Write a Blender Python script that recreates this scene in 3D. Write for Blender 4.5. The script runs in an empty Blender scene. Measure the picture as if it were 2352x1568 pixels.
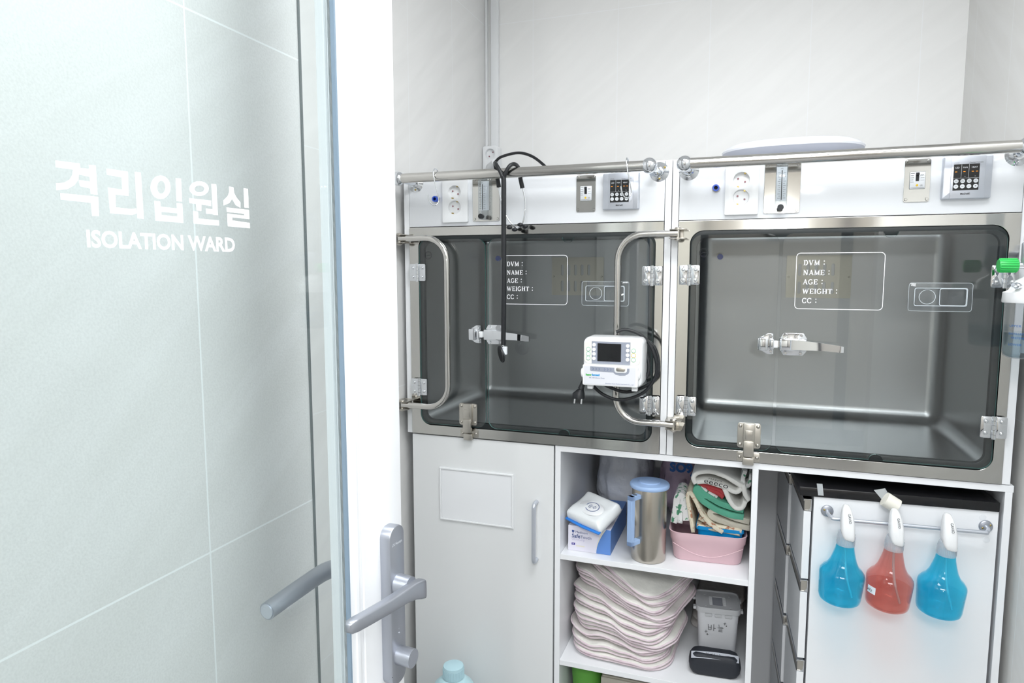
import bpy, bmesh, math, random
from mathutils import Vector, Matrix, noise
random.seed(7)
R = math.radians
PI = math.pi
scene = bpy.context.scene
C = scene.collection

# ------------------------------------------------------------------ camera, world, exposure, big lights
CAMZ = 1.36
def make_camera():
    y, p, r = R(19.578), R(-5.939), R(-0.04)
    fwd = Vector((-math.sin(y)*math.cos(p), math.cos(y)*math.cos(p), math.sin(p)))
    right = Vector((math.cos(y), math.sin(y), 0)); up = right.cross(fwd)
    r2 = right*math.cos(r) + up*math.sin(r); u2 = -right*math.sin(r) + up*math.cos(r)
    cd = bpy.data.cameras.new('camera'); cam = bpy.data.objects.new('camera', cd); C.objects.link(cam)
    m = Matrix((r2, u2, -fwd)).transposed().to_4x4(); m.translation = (0, 0, CAMZ)
    cam.matrix_world = m
    cd.sensor_width = 36; cd.lens = 36*1556.27/2352; cd.clip_start = 0.02
    scene.camera = cam
make_camera()
w = bpy.data.worlds.new('world'); scene.world = w; w.use_nodes = True
w.node_tree.nodes['Background'].inputs[0].default_value = (1, 1, 1, 1)
w.node_tree.nodes['Background'].inputs[1].default_value = 0.3
vs = scene.view_settings
vs.view_transform = 'Standard'; vs.look = 'None'; vs.exposure = 0.15; vs.gamma = 1.0; vs.use_curve_mapping = False
def area(name, loc, rot, sx, sy, power, col=(1, 1, 1)):
    d = bpy.data.lights.new(name, 'AREA'); d.shape = 'RECTANGLE'; d.size = sx; d.size_y = sy; d.energy = power; d.color = col
    o = bpy.data.objects.new(name, d); o.location = loc; o.rotation_euler = rot; C.objects.link(o); return o
COOL = (0.95, 0.98, 1.0)
area('ceiling_panel_light', (0.06, 0.80, 2.43), (0, 0, 0), 0.8, 0.6, 14, COOL)
area('corridor_panel_light', (0.25, -1.2, 2.43), (0, 0, 0), 1.4, 1.0, 55, COOL)
area('flash_stand_in_light', (0.14, -2.32, 1.712), (R(90), 0, 0), 0.10, 0.10, 6, (1, 1, 1))  # added light in place of a camera flash, puts glare on the right bezel

# ------------------------------------------------------------------ helpers
def lin(c):
    return tuple((x/12.92 if x <= 0.04045 else ((x+0.055)/1.055)**2.4) for x in c)
def rgb(r, g, b): return lin((r/255, g/255, b/255)) + (1,)
MATS = {}
def mat(name, col=(200, 200, 200), rough=0.5, metal=0.0, spec=0.5, emit=None, es=1.0, bump=None, noise_col=None, coat=0.0, sss=0, aniso=0):
    m = bpy.data.materials.new(name); m.use_nodes = True
    nt = m.node_tree; b = nt.nodes['Principled BSDF']
    b.inputs['Base Color'].default_value = rgb(*col); b.inputs['Roughness'].default_value = rough
    b.inputs['Metallic'].default_value = metal; b.inputs['Specular IOR Level'].default_value = spec
    b.inputs['Coat Weight'].default_value = coat
    if sss: b.inputs['Subsurface Weight'].default_value = sss; b.inputs['Subsurface Radius'].default_value = (.01, .01, .01)
    if aniso: b.inputs['Anisotropic'].default_value = aniso
    if emit: b.inputs['Emission Color'].default_value = rgb(*emit); b.inputs['Emission Strength'].default_value = es
    if bump or noise_col:
        tc = nt.nodes.new('ShaderNodeTexCoord')
    if bump:   # (scale, strength, distance)
        n = nt.nodes.new('ShaderNodeTexNoise'); n.inputs['Scale'].default_value = bump[0]; n.inputs['Detail'].default_value = 4
        nt.links.new(tc.outputs['Object'], n.inputs['Vector'])
        bp = nt.nodes.new('ShaderNodeBump'); bp.inputs['Strength'].default_value = bump[1]; bp.inputs['Distance'].default_value = bump[2]
        nt.links.new(n.outputs['Fac'], bp.inputs['Height']); nt.links.new(bp.outputs['Normal'], b.inputs['Normal'])
    if noise_col:  # (scale, col2, lo, hi)
        n = nt.nodes.new('ShaderNodeTexNoise'); n.inputs['Scale'].default_value = noise_col[0]; n.inputs['Detail'].default_value = 5
        nt.links.new(tc.outputs['Object'], n.inputs['Vector'])
        cr = nt.nodes.new('ShaderNodeValToRGB'); cr.color_ramp.elements[0].position = noise_col[2]; cr.color_ramp.elements[1].position = noise_col[3]
        cr.color_ramp.elements[0].color = rgb(*col); cr.color_ramp.elements[1].color = rgb(*noise_col[1])
        nt.links.new(n.outputs['Fac'], cr.inputs['Fac']); nt.links.new(cr.outputs['Color'], b.inputs['Base Color'])
    MATS[name] = m; return m
def clear(name, tint, ior=1.45, rough=0.0, alpha_white=0.0, wcol=(235, 240, 242), gl=1.0):
    """thin clear sheet: tinted transparency + fresnel reflection (+ a little white haze)"""
    m = bpy.data.materials.new(name); m.use_nodes = True; nt = m.node_tree
    for n in list(nt.nodes): nt.nodes.remove(n)
    o = nt.nodes.new('ShaderNodeOutputMaterial'); t = nt.nodes.new('ShaderNodeBsdfTransparent'); t.inputs[0].default_value = rgb(*tint)
    g = nt.nodes.new('ShaderNodeBsdfGlossy'); g.inputs['Roughness'].default_value = rough; g.inputs['Color'].default_value = (gl, gl, gl, 1)
    lw = nt.nodes.new('ShaderNodeLayerWeight'); lw.inputs['Blend'].default_value = .5
    pw = nt.nodes.new('ShaderNodeMath'); pw.operation = 'POWER'; nt.links.new(lw.outputs['Facing'], pw.inputs[0]); pw.inputs[1].default_value = 5
    f0 = ((ior-1)/(ior+1))**2
    ma = nt.nodes.new('ShaderNodeMath'); ma.operation = 'MULTIPLY_ADD'; nt.links.new(pw.outputs[0], ma.inputs[0]); ma.inputs[1].default_value = 1-f0; ma.inputs[2].default_value = f0
    mx = nt.nodes.new('ShaderNodeMixShader'); nt.links.new(ma.outputs[0], mx.inputs[0])
    src = t.outputs[0]
    if alpha_white:
        d = nt.nodes.new('ShaderNodeBsdfDiffuse'); d.inputs[0].default_value = rgb(*wcol)
        m2 = nt.nodes.new('ShaderNodeMixShader'); m2.inputs[0].default_value = alpha_white
        nt.links.new(t.outputs[0], m2.inputs[1]); nt.links.new(d.outputs[0], m2.inputs[2]); src = m2.outputs[0]
    nt.links.new(src, mx.inputs[1]); nt.links.new(g.outputs[0], mx.inputs[2]); nt.links.new(mx.outputs[0], o.inputs[0])
    MATS[name] = m; return m

class MB:
    """collects shapes into one mesh"""
    def __init__(s): s.bm = bmesh.new()
    def _add(s, fn, M=None):
        before = set(s.bm.verts); fn(s.bm); new = [v for v in s.bm.verts if v not in before]
        if M is not None: bmesh.ops.transform(s.bm, matrix=M, verts=new)
        return new
    def box(s, x0, x1, y0, y1, z0, z1, bev=0.0, seg=2, M=None):
        t = bmesh.new(); bmesh.ops.create_cube(t, size=1)
        for v in t.verts: v.co = Vector((x0+(v.co.x+.5)*(x1-x0), y0+(v.co.y+.5)*(y1-y0), z0+(v.co.z+.5)*(z1-z0)))
        if bev: bmesh.ops.bevel(t, geom=t.edges[:], offset=bev, segments=seg, profile=.5, affect='EDGES', clamp_overlap=True)
        s.merge(t, M); return s
    def merge(s, t, M=None):
        if M is not None: bmesh.ops.transform(t, matrix=M, verts=t.verts)
        me = bpy.data.meshes.new('tmp'); t.to_mesh(me); t.free(); s.bm.from_mesh(me); bpy.data.meshes.remove(me); return s
    def prism(s, rings, y0, y1, bev=0.0, M=None):
        """polygon (with holes) in x,z extruded from y0 to y1; front is y0"""
        t = bmesh.new(); es = []
        for ring in rings:
            vs_ = [t.verts.new((x, y0, z)) for x, z in ring]
            for i in range(len(vs_)): es.append(t.edges.new((vs_[i], vs_[(i+1) % len(vs_)])))
        if len(rings) == 1:
            try: t.faces.new(t.verts[:])
            except Exception: bmesh.ops.triangle_fill(t, use_beauty=True, use_dissolve=False, edges=es)
        else: bmesh.ops.triangle_fill(t, use_beauty=True, use_dissolve=False, edges=es)
        bmesh.ops.recalc_face_normals(t, faces=t.faces)
        t.faces.ensure_lookup_table()
        if t.faces and t.faces[0].normal.y > 0: bmesh.ops.reverse_faces(t, faces=t.faces)
        if abs(y1-y0) > 1e-7:
            r = bmesh.ops.extrude_face_region(t, geom=t.faces[:])
            nv = [e for e in r['geom'] if isinstance(e, bmesh.types.BMVert)]
            # the extruded copy becomes the front; move the originals to the back
            for v in t.verts:
                if v not in nv: v.co.y = y1
            bmesh.ops.recalc_face_normals(t, faces=t.faces)
        if bev:
            ed = [e for e in t.edges if len(e.link_faces) == 2 and e.calc_face_angle(0) > 1.0 and all(abs(v.co.y-y0) < 1e-6 for v in e.verts)]
            bmesh.ops.bevel(t, geom=ed, offset=bev, segments=2, profile=.5, affect='EDGES', clamp_overlap=True)
        s.merge(t, M); return s
    def cyl(s, p0, p1, r, r2=None, n=24, caps=True, M=None):
        p0 = Vector(p0); p1 = Vector(p1); d = p1-p0; t = bmesh.new()
        bmesh.ops.create_cone(t, cap_ends=caps, segments=n, radius1=r, radius2=r if r2 is None else r2, depth=d.length)
        q = Vector((0, 0, 1)).rotation_difference(d.normalized()).to_matrix().to_4x4(); q.translation = (p0+p1)/2
        bmesh.ops.transform(t, matrix=q, verts=t.verts); s.merge(t, M); return s
    def sph(s, c, r, sc=(1, 1, 1), n=20, M=None):
        t = bmesh.new(); bmesh.ops.create_uvsphere(t, u_segments=n, v_segments=max(8, n//2), radius=r)
        for v in t.verts: v.co = Vector((v.co.x*sc[0]+c[0], v.co.y*sc[1]+c[1], v.co.z*sc[2]+c[2]))
        s.merge(t, M); return s
    def tube(s, pts, r, n=12, closed=False, smooth=0, M=None, flat=1.0):
        pts = [Vector(p) for p in pts]
        if smooth: pts = catmull(pts, smooth, closed)
        rr = r if isinstance(r, (list, tuple)) else None
        t = bmesh.new(); rings = []; N = len(pts); up = None
        for i, p in enumerate(pts):
            a = pts[(i-1) % N] if (closed or i > 0) else p; b = pts[(i+1) % N] if (closed or i < N-1) else p
            d = (b-a).normalized()
            if up is None: up = d.orthogonal().normalized() if abs(d.z) > .9 else Vector((0, 0, 1))
            sd = d.cross(up)
            if sd.length < 1e-5: sd = d.orthogonal()
            sd.normalize(); up = sd.cross(d).normalized()
            rad = r if rr is None else rr[0]+(rr[-1]-rr[0])*i/(N-1) if len(rr) == 2 else rr[min(int(i*len(rr)/N), len(rr)-1)]
            rings.append([t.verts.new(p+(sd*math.cos(2*PI*k/n)*flat+up*math.sin(2*PI*k/n))*rad) for k in range(n)])
        for i in range(N if closed else N-1):
            A, B = rings[i], rings[(i+1) % N]
            for k in range(n): t.faces.new((A[k], A[(k+1) % n], B[(k+1) % n], B[k]))
        if not closed: t.faces.new(list(reversed(rings[0]))); t.faces.new(rings[-1])
        bmesh.ops.recalc_face_normals(t, faces=t.faces)
        s.merge(t, M); return s
    def lathe(s, prof, c=(0, 0, 0), n=32, sx=1, sy=1, M=None):
        t = bmesh.new(); rings = []
        for r, z in prof:
            if r < 1e-6: rings.append([t.verts.new((c[0], c[1], c[2]+z))])
            else: rings.append([t.verts.new((c[0]+r*sx*math.cos(2*PI*k/n), c[1]+r*sy*math.sin(2*PI*k/n), c[2]+z)) for k in range(n)])
        for A, B in zip(rings, rings[1:]):
            for k in range(n):
                q = [A[k % len(A)], A[(k+1) % len(A)], B[(k+1) % len(B)], B[k % len(B)]]
                u = []
                for v in q:
                    if v not in u: u.append(v)
                if len(u) > 2: t.faces.new(u)
        bmesh.ops.recalc_face_normals(t, faces=t.faces)
        s.merge(t, M); return s
    def loft(s, sections, caps=True, M=None):
        """rings of equal point count"""
        t = bmesh.new(); rings = [[t.verts.new(p) for p in sec] for sec in sections]; n = len(rings[0])
        for A, B in zip(rings, rings[1:]):
            for k in range(n): t.faces.new((A[k], A[(k+1) % n], B[(k+1) % n], B[k]))
        if caps: t.faces.new(list(reversed(rings[0]))); t.faces.new(rings[-1])
        bmesh.ops.recalc_face_normals(t, faces=t.faces)
        s.merge(t, M); return s
    def grid(s, f, nu, nv, M=None):
        t = bmesh.new(); V = [[t.verts.new(f(i/nu, j/nv)) for j in range(nv+1)] for i in range(nu+1)]
        for i in range(nu):
            for j in range(nv): t.faces.new((V[i][j], V[i+1][j], V[i+1][j+1], V[i][j+1]))
        s.merge(t, M); return s
    def screw(s, x, y, z, r=.0032):   # pan head facing -y
        s.cyl((x, y, z), (x, y-.0018, z), r, r*.75, n=14)
        return s
    def obj(s, name, m, parent=None, smooth=40, label=None, off=None):
        if off is not None: bmesh.ops.translate(s.bm, vec=off, verts=s.bm.verts)
        me = bpy.data.meshes.new(name); s.bm.to_mesh(me); s.bm.free()
        me.materials.append(MATS[m] if isinstance(m, str) else m)
        if smooth:
            me.polygons.foreach_set('use_smooth', [True]*len(me.polygons)); me.set_sharp_from_angle(angle=R(smooth))
        o = bpy.data.objects.new(name, me); C.objects.link(o)
        if parent is not None: o.parent = parent
        if label: o['label'] = label
        return o
def catmull(pts, k, closed=False):
    out = []; N = len(pts); rng = range(N if closed else N-1)
    for i in rng:
        p0 = pts[(i-1) % N] if (closed or i > 0) else pts[i]*2-pts[i+1]
        p1 = pts[i]; p2 = pts[(i+1) % N]; p3 = pts[(i+2) % N] if (closed or i+2 < N) else p2*2-p1
        for j in range(k):
            t = j/k
            out.append(.5*((2*p1)+(-p0+p2)*t+(2*p0-5*p1+4*p2-p3)*t*t+(-p0+3*p1-3*p2+p3)*t**3))
    if not closed: out.append(pts[-1])
    return out
def rrect(x0, x1, z0, z1, r, n=6):
    o = []
    for cx, cz, a in ((x1-r, z1-r, 0), (x0+r, z1-r, 90), (x0+r, z0+r, 180), (x1-r, z0+r, 270)):
        for k in range(n+1):
            t = R(a+90*k/n); o.append((cx+r*math.cos(t), cz+r*math.sin(t)))
    return o
def circ(x, z, r, n=24): return [(x+r*math.cos(2*PI*k/n), z+r*math.sin(2*PI*k/n)) for k in range(n)]
def thing(name, label, cat, loc=(0, 0, 0), rotz=0, group=None, rot=None):
    o = bpy.data.objects.new(name, None); C.objects.link(o); o.empty_display_size = .05
    o.location = loc; o.rotation_euler = rot or (0, 0, rotz); o['label'] = label; o['category'] = cat
    if group: o['group'] = group
    return o
def tag(o, label, cat, group=None):
    o['label'] = label; o['category'] = cat
    if group: o['group'] = group
    return o
def struct(o): o['kind'] = 'structure'; return o
def kids(o): return [c for c in bpy.data.objects if c.parent is o]
def dup(root, loc, rotz=None, label=None):
    ch1 = kids(root); r = root.copy(); C.objects.link(r); r.location = loc
    if rotz is not None: r.rotation_euler = (0, 0, rotz)
    if label: r['label'] = label
    for ch in ch1:
        ch2 = kids(ch)
        c = ch.copy(); C.objects.link(c); c.parent = r
        for g in ch2:
            d = g.copy(); C.objects.link(d); d.parent = c
    return r
def text_mb(mb, s, x, z, h=None, width=None, y=0.0, align='L', bold=0.0, ext=0.0, M=None, shear=0):
    """flat lettering in the x,z plane facing -y; (x,z) is its lower left corner (or centre with align C)"""
    cu = bpy.data.curves.new('t', 'FONT'); cu.body = s; cu.size = 1; cu.offset = bold; cu.extrude = ext; cu.shear = shear; cu.resolution_u = 3
    o = bpy.data.objects.new('t', cu); C.objects.link(o)
    dg = bpy.context.evaluated_depsgraph_get(); dg.update()
    me = bpy.data.meshes.new_from_object(o.evaluated_get(dg))
    bpy.data.objects.remove(o); bpy.data.curves.remove(cu)
    if not me.vertices: return
    xs = [v.co.x for v in me.vertices]; ys = [v.co.y for v in me.vertices]
    x0, x1, y0, y1 = min(xs), max(xs), min(ys), max(ys)
    sz = (h/(y1-y0)) if h else width/(x1-x0); sx = (width/(x1-x0)) if width else sz
    X = x - (sx*(x1-x0)/2 if align == 'C' else 0)
    for v in me.vertices: v.co = Vector((X+(v.co.x-x0)*sx, y, z+(v.co.y-y0)*sz))
    t = bmesh.new(); t.from_mesh(me); bpy.data.meshes.remove(me)
    mb.merge(t, M)
def stroke(mb, pts, wd, y=0.0, M=None):
    """flat pen stroke in x,z"""
    t = bmesh.new(); L = []; Rr = []
    P = [Vector((a, 0, b)) for a, b in pts]
    for i, p in enumerate(P):
        d = (P[min(i+1, len(P)-1)]-P[max(i-1, 0)]).normalized(); nn = Vector((-d.z, 0, d.x))*wd/2
        L.append(t.verts.new((p.x+nn.x, y, p.z+nn.z))); Rr.append(t.verts.new((p.x-nn.x, y, p.z-nn.z)))
    for i in range(len(P)-1): t.faces.new((L[i], Rr[i], Rr[i+1], L[i+1]))
    mb.merge(t, M)
# slab-serif capitals as strokes on a unit-high grid: (x0,z0,x1,z1,w)
def _arc(cx, cz, rx, rz, a0, a1, n=10): return [(cx+rx*math.cos(R(a0+(a1-a0)*k/n)), cz+rz*math.sin(R(a0+(a1-a0)*k/n))) for k in range(n+1)]
T, K = .085, .18
GL = {
 'D': (.80, [([(.18, 0), (.18, 1)], K), ([(0, .04), (.4, .04)], T), ([(0, .96), (.4, .96)], T), (_arc(.36, .5, .34, .46, 90, -90), .15)]),
 'V': (.86, [([(.12, 1), (.44, 0)], K), ([(.44, 0), (.74, 1)], T), ([(0, .96), (.3, .96)], T), ([(.6, .96), (.88, .96)], T)]),
 'M': (1.0, [([(.15, 0), (.15, 1)], T), ([(.82, 0), (.82, 1)], K), ([(.15, 1), (.48, .05)], K), ([(.48, .05), (.82, 1)], T), ([(0, .04), (.3, .04)], T), ([(.64, .04), (1, .04)], T), ([(0, .96), (.2, .96)], T), ([(.8, .96), (1, .96)], T)]),
 'N': (.88, [([(.15, 0), (.15, 1)], T), ([(.73, 0), (.73, 1)], T), ([(.15, 1), (.73, 0)], K), ([(0, .04), (.3, .04)], T), ([(0, .96), (.22, .96)], T), ([(.58, .96), (.88, .96)], T)]),
 'A': (.86, [([(.13, 0), (.43, 1)], T), ([(.43, 1), (.74, 0)], K), ([(.22, .33), (.64, .33)], T), ([(0, .04), (.26, .04)], T), ([(.58, .04), (.88, .04)], T)]),
 'E': (.74, [([(.18, 0), (.18, 1)], K), ([(0, .04), (.68, .04)], T), ([(0, .96), (.68, .96)], T), ([(.18, .5), (.5, .5)], T), ([(.66, .0), (.66, .26)], T), ([(.66, .74), (.66, 1)], T), ([(.5, .38), (.5, .62)], T)]),
 'G': (.84, [(_arc(.42, .5, .36, .46, 40, 320), .14), ([(.7, .12), (.7, .42)], K), ([(.5, .42), (.84, .42)], T)]),
 'W': (1.16, [([(.12, 1), (.34, 0)], K), ([(.34, 0), (.56, 1)], T), ([(.52, 1), (.78, 0)], K), ([(.78, 0), (1.02, 1)], T), ([(0, .96), (.28, .96)], T), ([(.4, .96), (.66, .96)], T), ([(.9, .96), (1.16, .96)], T)]),
 'I': (.36, [([(.18, 0), (.18, 1)], K), ([(0, .04), (.36, .04)], T), ([(0, .96), (.36, .96)], T)]),
 'H': (.88, [([(.18, 0), (.18, 1)], K), ([(.7, 0), (.7, 1)], K), ([(.18, .5), (.7, .5)], T), ([(0, .04), (.36, .04)], T), ([(.52, .04), (.88, .04)], T), ([(0, .96), (.36, .96)], T), ([(.52, .96), (.88, .96)], T)]),
 'T': (.76, [([(.38, 0), (.38, 1)], K), ([(0, .95), (.76, .95)], T), ([(.04, .72), (.04, 1)], T), ([(.72, .72), (.72, 1)], T), ([(.2, .04), (.56, .04)], T)]),
 'C': (.8, [(_arc(.42, .5, .36, .46, 45, 315), .14), ([(.7, .7), (.7, .96)], T), ([(.7, .04), (.7, .3)], T)]),
 ':': (.6, [([(.42, .12), (.42, .30)], .18), ([(.42, .70), (.42, .88)], .18)]),
}
def serif(mb, s, x, z, h, y=0.0):
    for ch in s:
        if ch == ' ': x += .25*h; continue
        wd, st = GL[ch]
        for pts, t_ in st: stroke(mb, [(x+a*h, z+b*h) for a, b in pts], t_*h, y)
        x += (wd+.10)*h

# ------------------------------------------------------------------ materials
def tile_mat(name, base, axis, a0, z0, joint, streak=(250, 250, 250), speck=0.0, rough=0.45, pitch_a=.3, pitch_z=.6, jw=.0022):
    m = bpy.data.materials.new(name); m.use_nodes = True; nt = m.node_tree; b = nt.nodes['Principled BSDF']; b.inputs['Roughness'].default_value = rough
    N = nt.nodes.new; L = nt.links.new
    tc = N('ShaderNodeTexCoord'); sp = N('ShaderNodeSeparateXYZ'); L(tc.outputs['Object'], sp.inputs[0])
    def mth(op, a, b_=None):
        n = N('ShaderNodeMath'); n.operation = op
        for i, v in enumerate((a, b_)):
            if v is None: continue
            if isinstance(v, (int, float)): n.inputs[i].default_value = v
            else: L(v, n.inputs[i])
        return n.outputs[0]
    def line(co, o0, pitch):
        t = mth('FRACT', mth('DIVIDE', mth('SUBTRACT', co, o0-pitch/2), pitch))
        return mth('LESS_THAN', mth('ABSOLUTE', mth('SUBTRACT', t, .5)), jw/2/pitch)
    j = mth('MAXIMUM', line(sp.outputs[axis], a0, pitch_a), line(sp.outputs[2], z0, pitch_z))
    # soft diagonal veins
    mp = N('ShaderNodeMapping'); mp.vector_type = 'TEXTURE'; mp.inputs['Rotation'].default_value = (R(38) if axis == 1 else 0, R(-38) if axis == 0 else 0, 0)
    mp.inputs['Scale'].default_value = (1.1, 1.1, .14); L(tc.outputs['Object'], mp.inputs[0])
    n1 = N('ShaderNodeTexNoise'); n1.inputs['Scale'].default_value = 2.6; n1.inputs['Detail'].default_value = 7; n1.inputs['Distortion'].default_value = .6; L(mp.outputs[0], n1.inputs['Vector'])
    cr = N('ShaderNodeValToRGB'); cr.color_ramp.elements[0].position = .40; cr.color_ramp.elements[1].position = .72
    cr.color_ramp.elements[0].color = rgb(*base); cr.color_ramp.elements[1].color = rgb(*streak); L(n1.outputs['Fac'], cr.inputs[0])
    col = cr.outputs[0]
    if speck:
        n2 = N('ShaderNodeTexNoise'); n2.inputs['Scale'].default_value = 420; n2.inputs['Detail'].default_value = 3; L(tc.outputs['Object'], n2.inputs['Vector'])
        c2 = N('ShaderNodeValToRGB'); c2.color_ramp.elements[0].position = .25; c2.color_ramp.elements[1].position = .62
        c2.color_ramp.elements[0].color = (1-speck, 1-speck, 1-speck, 1); c2.color_ramp.elements[1].color = (1, 1, 1, 1); L(n2.outputs['Fac'], c2.inputs[0])
        mm = N('ShaderNodeMixRGB'); mm.blend_type = 'MULTIPLY'; mm.inputs[0].default_value = 1; L(col, mm.inputs[1]); L(c2.outputs[0], mm.inputs[2]); col = mm.outputs[0]
        bp = N('ShaderNodeBump'); bp.inputs['Strength'].default_value = .25; bp.inputs['Distance'].default_value = .0008; L(n2.outputs['Fac'], bp.inputs['Height']); L(bp.outputs[0], b.inputs['Normal'])
    mx = N('ShaderNodeMixRGB'); L(j, mx.inputs[0]); L(col, mx.inputs[1]); mx.inputs[2].default_value = rgb(*joint); L(mx.outputs[0], b.inputs['Base Color'])
    MATS[name] = m
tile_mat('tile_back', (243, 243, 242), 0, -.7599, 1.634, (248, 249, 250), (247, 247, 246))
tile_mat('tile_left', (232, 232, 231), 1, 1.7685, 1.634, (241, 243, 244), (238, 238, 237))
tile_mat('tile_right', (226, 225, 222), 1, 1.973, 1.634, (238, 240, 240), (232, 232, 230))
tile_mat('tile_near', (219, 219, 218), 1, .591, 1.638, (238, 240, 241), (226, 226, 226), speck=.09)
mat('floor_tile', (150, 150, 150), .35)
mat('ceiling_paint', (240, 240, 240), .8)
mat('corridor_wall', (180, 175, 167), .6)
mat('dark_trim', (58, 60, 66), .4)
mat('white_lam', (238, 240, 243), .32)
mat('door_lam', (230, 232, 233), .22, bump=(900, .15, .0002))
mat('white_gloss', (232, 235, 239), .12)
mat('white_plastic', (236, 238, 240), .3)
mat('ivory', (236, 234, 226), .5)
mat('steel_mirror', (200, 199, 195), .09, 1.0)
mat('steel_tube', (205, 203, 199), .14, 1.0, bump=(60, .02, .001))
mat('steel_brush', (196, 192, 184), .32, 1.0)
mat('steel_tub', (168, 171, 172), .30, 1.0, bump=(30, .05, .001))
mat('chrome', (225, 228, 232), .05, 1.0)
mat('grey_metal', (176, 180, 189), .38, .8, bump=(1400, .12, .0002))
mat('silver_paint', (200, 205, 214), .32, .6)
mat('black_rubber', (26, 29, 33), .45)
mat('gasket', (20, 28, 30), .5)
mat('black_gloss', (18, 19, 21), .12)
mat('seal_grey', (128, 148, 166), .5)
mat('frame_white', (240, 242, 245), .28)
mat('blue_plastic', (52, 96, 214), .3)
mat('dark_hole', (14, 14, 20), .6)
mat('label_white', (236, 240, 245), .6)
mat('ink_black', (30, 32, 36), .6)
mat('orange_led', (255, 150, 30), .5, emit=(255, 140, 20), es=1.5)
mat('yellow', (245, 205, 20), .4)
mat('beige_metal', (190, 188, 176), .35, .7)
mat('brass', (170, 150, 90), .3, 1.0)
mat('copper_dot', (150, 104, 112), .4)
mat('seal_grey2', (150, 156, 170), .5)
mat('ring_green', (120, 196, 160), .5)
mat('label_grey', (222, 224, 230), .4)
mat('logo_green', (60, 180, 70), .5)
mat('logo_blue', (60, 160, 220), .5)
mat('knob_green', (50, 190, 90), .35)
clear('water', (225, 236, 240), 1.33)
mat('edge_green', (66, 108, 104), .2)
clear('glass_cage', (248, 249, 249), 1.5)
clear('glass_door', (250, 253, 253), 1.5)
clear('clear_plastic', (235, 238, 240), 1.45, .03, .08)
clear('acrylic', (238, 240, 242), 1.45, .0, .04)

mat('bead_grey', (112, 120, 122), .4, .3)
# ------------------------------------------------------------------ the setting
def plane_box(name, x0, x1, y0, y1, z0, z1, m):
    return struct(MB().box(x0, x1, y0, y1, z0, z1).obj(name, m, smooth=0))
plane_box('floor', -2.2, 2.4, -2.6, 2.5, -.1, 0, 'floor_tile')
plane_box('ceiling', -2.2, 2.4, -2.6, 2.5, 2.45, 2.55, 'ceiling_paint')
plane_box('wall_back', -1.1, .75, 2.36, 2.46, 0, 2.45, 'tile_back')
plane_box('wall_left', -1.05, -.9395, .784, 2.36, 0, 2.45, 'tile_left')
plane_box('wall_near_left', -1.05, -.579, -.30, .784, 0, 2.45, 'tile_near')
plane_box('wall_right', .5565, .66, -.30, 2.36, 0, 2.45, 'tile_right')
plane_box('wall_front_left', -2.2, -.579, -.42, -.30, 0, 2.45, 'corridor_wall')
plane_box('wall_front_right', .5565, 2.4, -.42, -.30, 0, 2.45, 'corridor_wall')
plane_box('wall_rear', -2.2, 2.4, -2.6, -2.4, 0, 2.45, 'corridor_wall')
plane_box('wall_side_left', -2.3, -2.2, -2.6, -.3, 0, 2.45, 'corridor_wall')
plane_box('wall_side_right', 2.4, 2.5, -2.6, -.3, 0, 2.45, 'corridor_wall')
for i, (x0, x1, z0, z1) in enumerate([(-1.25, -1.19, 0, 2.1), (-.42, -.36, 0, 2.1), (.62, .70, 0, 2.45), (1.28, 1.33, 0, 2.1)]):  # dark strips added out of view to vary the reflections in the steel
    plane_box('trim_%d' % (i+3), x0, x1, -2.4, -2.385, z0, z1, 'dark_trim')
plane_box('trim_7', -2.2, 2.4, -2.4, -2.38, .0, .12, 'dark_trim')  # low dark band, likewise added for the steel to reflect
plane_box('door_2', -1.19, -.42, -2.4, -2.39, 0, 2.1, 'ivory')
# corner bead at the end of the near wall, trunking in the back corner
plane_box('trim_1', -.5835, -.5765, .7835, .7865, 0, 2.45, 'bead_grey')
t = MB(); t.box(-.914, -.886, 2.343, 2.36, 1.80, 2.45, .003); t.box(-.9395, -.929, 2.35, 2.36, 1.1, 2.45, .003)
struct(t.obj('trim_2', 'white_plastic'))
lampm = mat('lamp_emit', (255, 255, 255), .5, emit=(255, 255, 255), es=3.0)
def lamp(name, cx, cy, sx, sy, label):
    r = thing(name, label, 'ceiling light', (cx, cy, 2.438))
    MB().prism([rrect(-sx/2, sx/2, -sy/2, sy/2, .01), rrect(-sx/2+.02, sx/2-.02, -sy/2+.02, sy/2-.02, .005)], -.012, .012, M=Matrix.Rotation(R(90), 4, 'X')).obj('lamp_frame', 'white_plastic', r)
    MB().box(-sx/2+.02, sx/2-.02, -sy/2+.02, sy/2-.02, .001, .01).obj('diffuser', lampm, r)
lamp('ceiling_light', .06, .80, .88, .68, 'square white ceiling light panel inside the ward alcove')
lamp('ceiling_light', .25, -1.2, 1.48, 1.08, 'square white ceiling light panel in the corridor behind')
r = thing('flash_stand_in', 'small round added light standing in for a camera flash, unseen behind the camera', 'added light', (.14, -2.399, 1.712))  # invented fixture around the added glare light, out of view
MB().cyl((0, 0, 0), (0, .06, 0), .085, .08, 32).obj('stand_in_body', 'white_plastic', r)
MB().cyl((0, .06, 0), (0, .064, 0), .07).obj('diffuser', lampm, r)

def glass_panel(name, rings, y0, y1, m, edge, parent, label=None):
    o = MB().prism(rings, y0, y1, bev=0).obj(name, m, parent, smooth=0, label=label)
    o.data.materials.append(MATS[edge])
    for p in o.data.polygons:
        if abs(p.normal.y) < .5: p.material_index = 1
    return o

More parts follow.
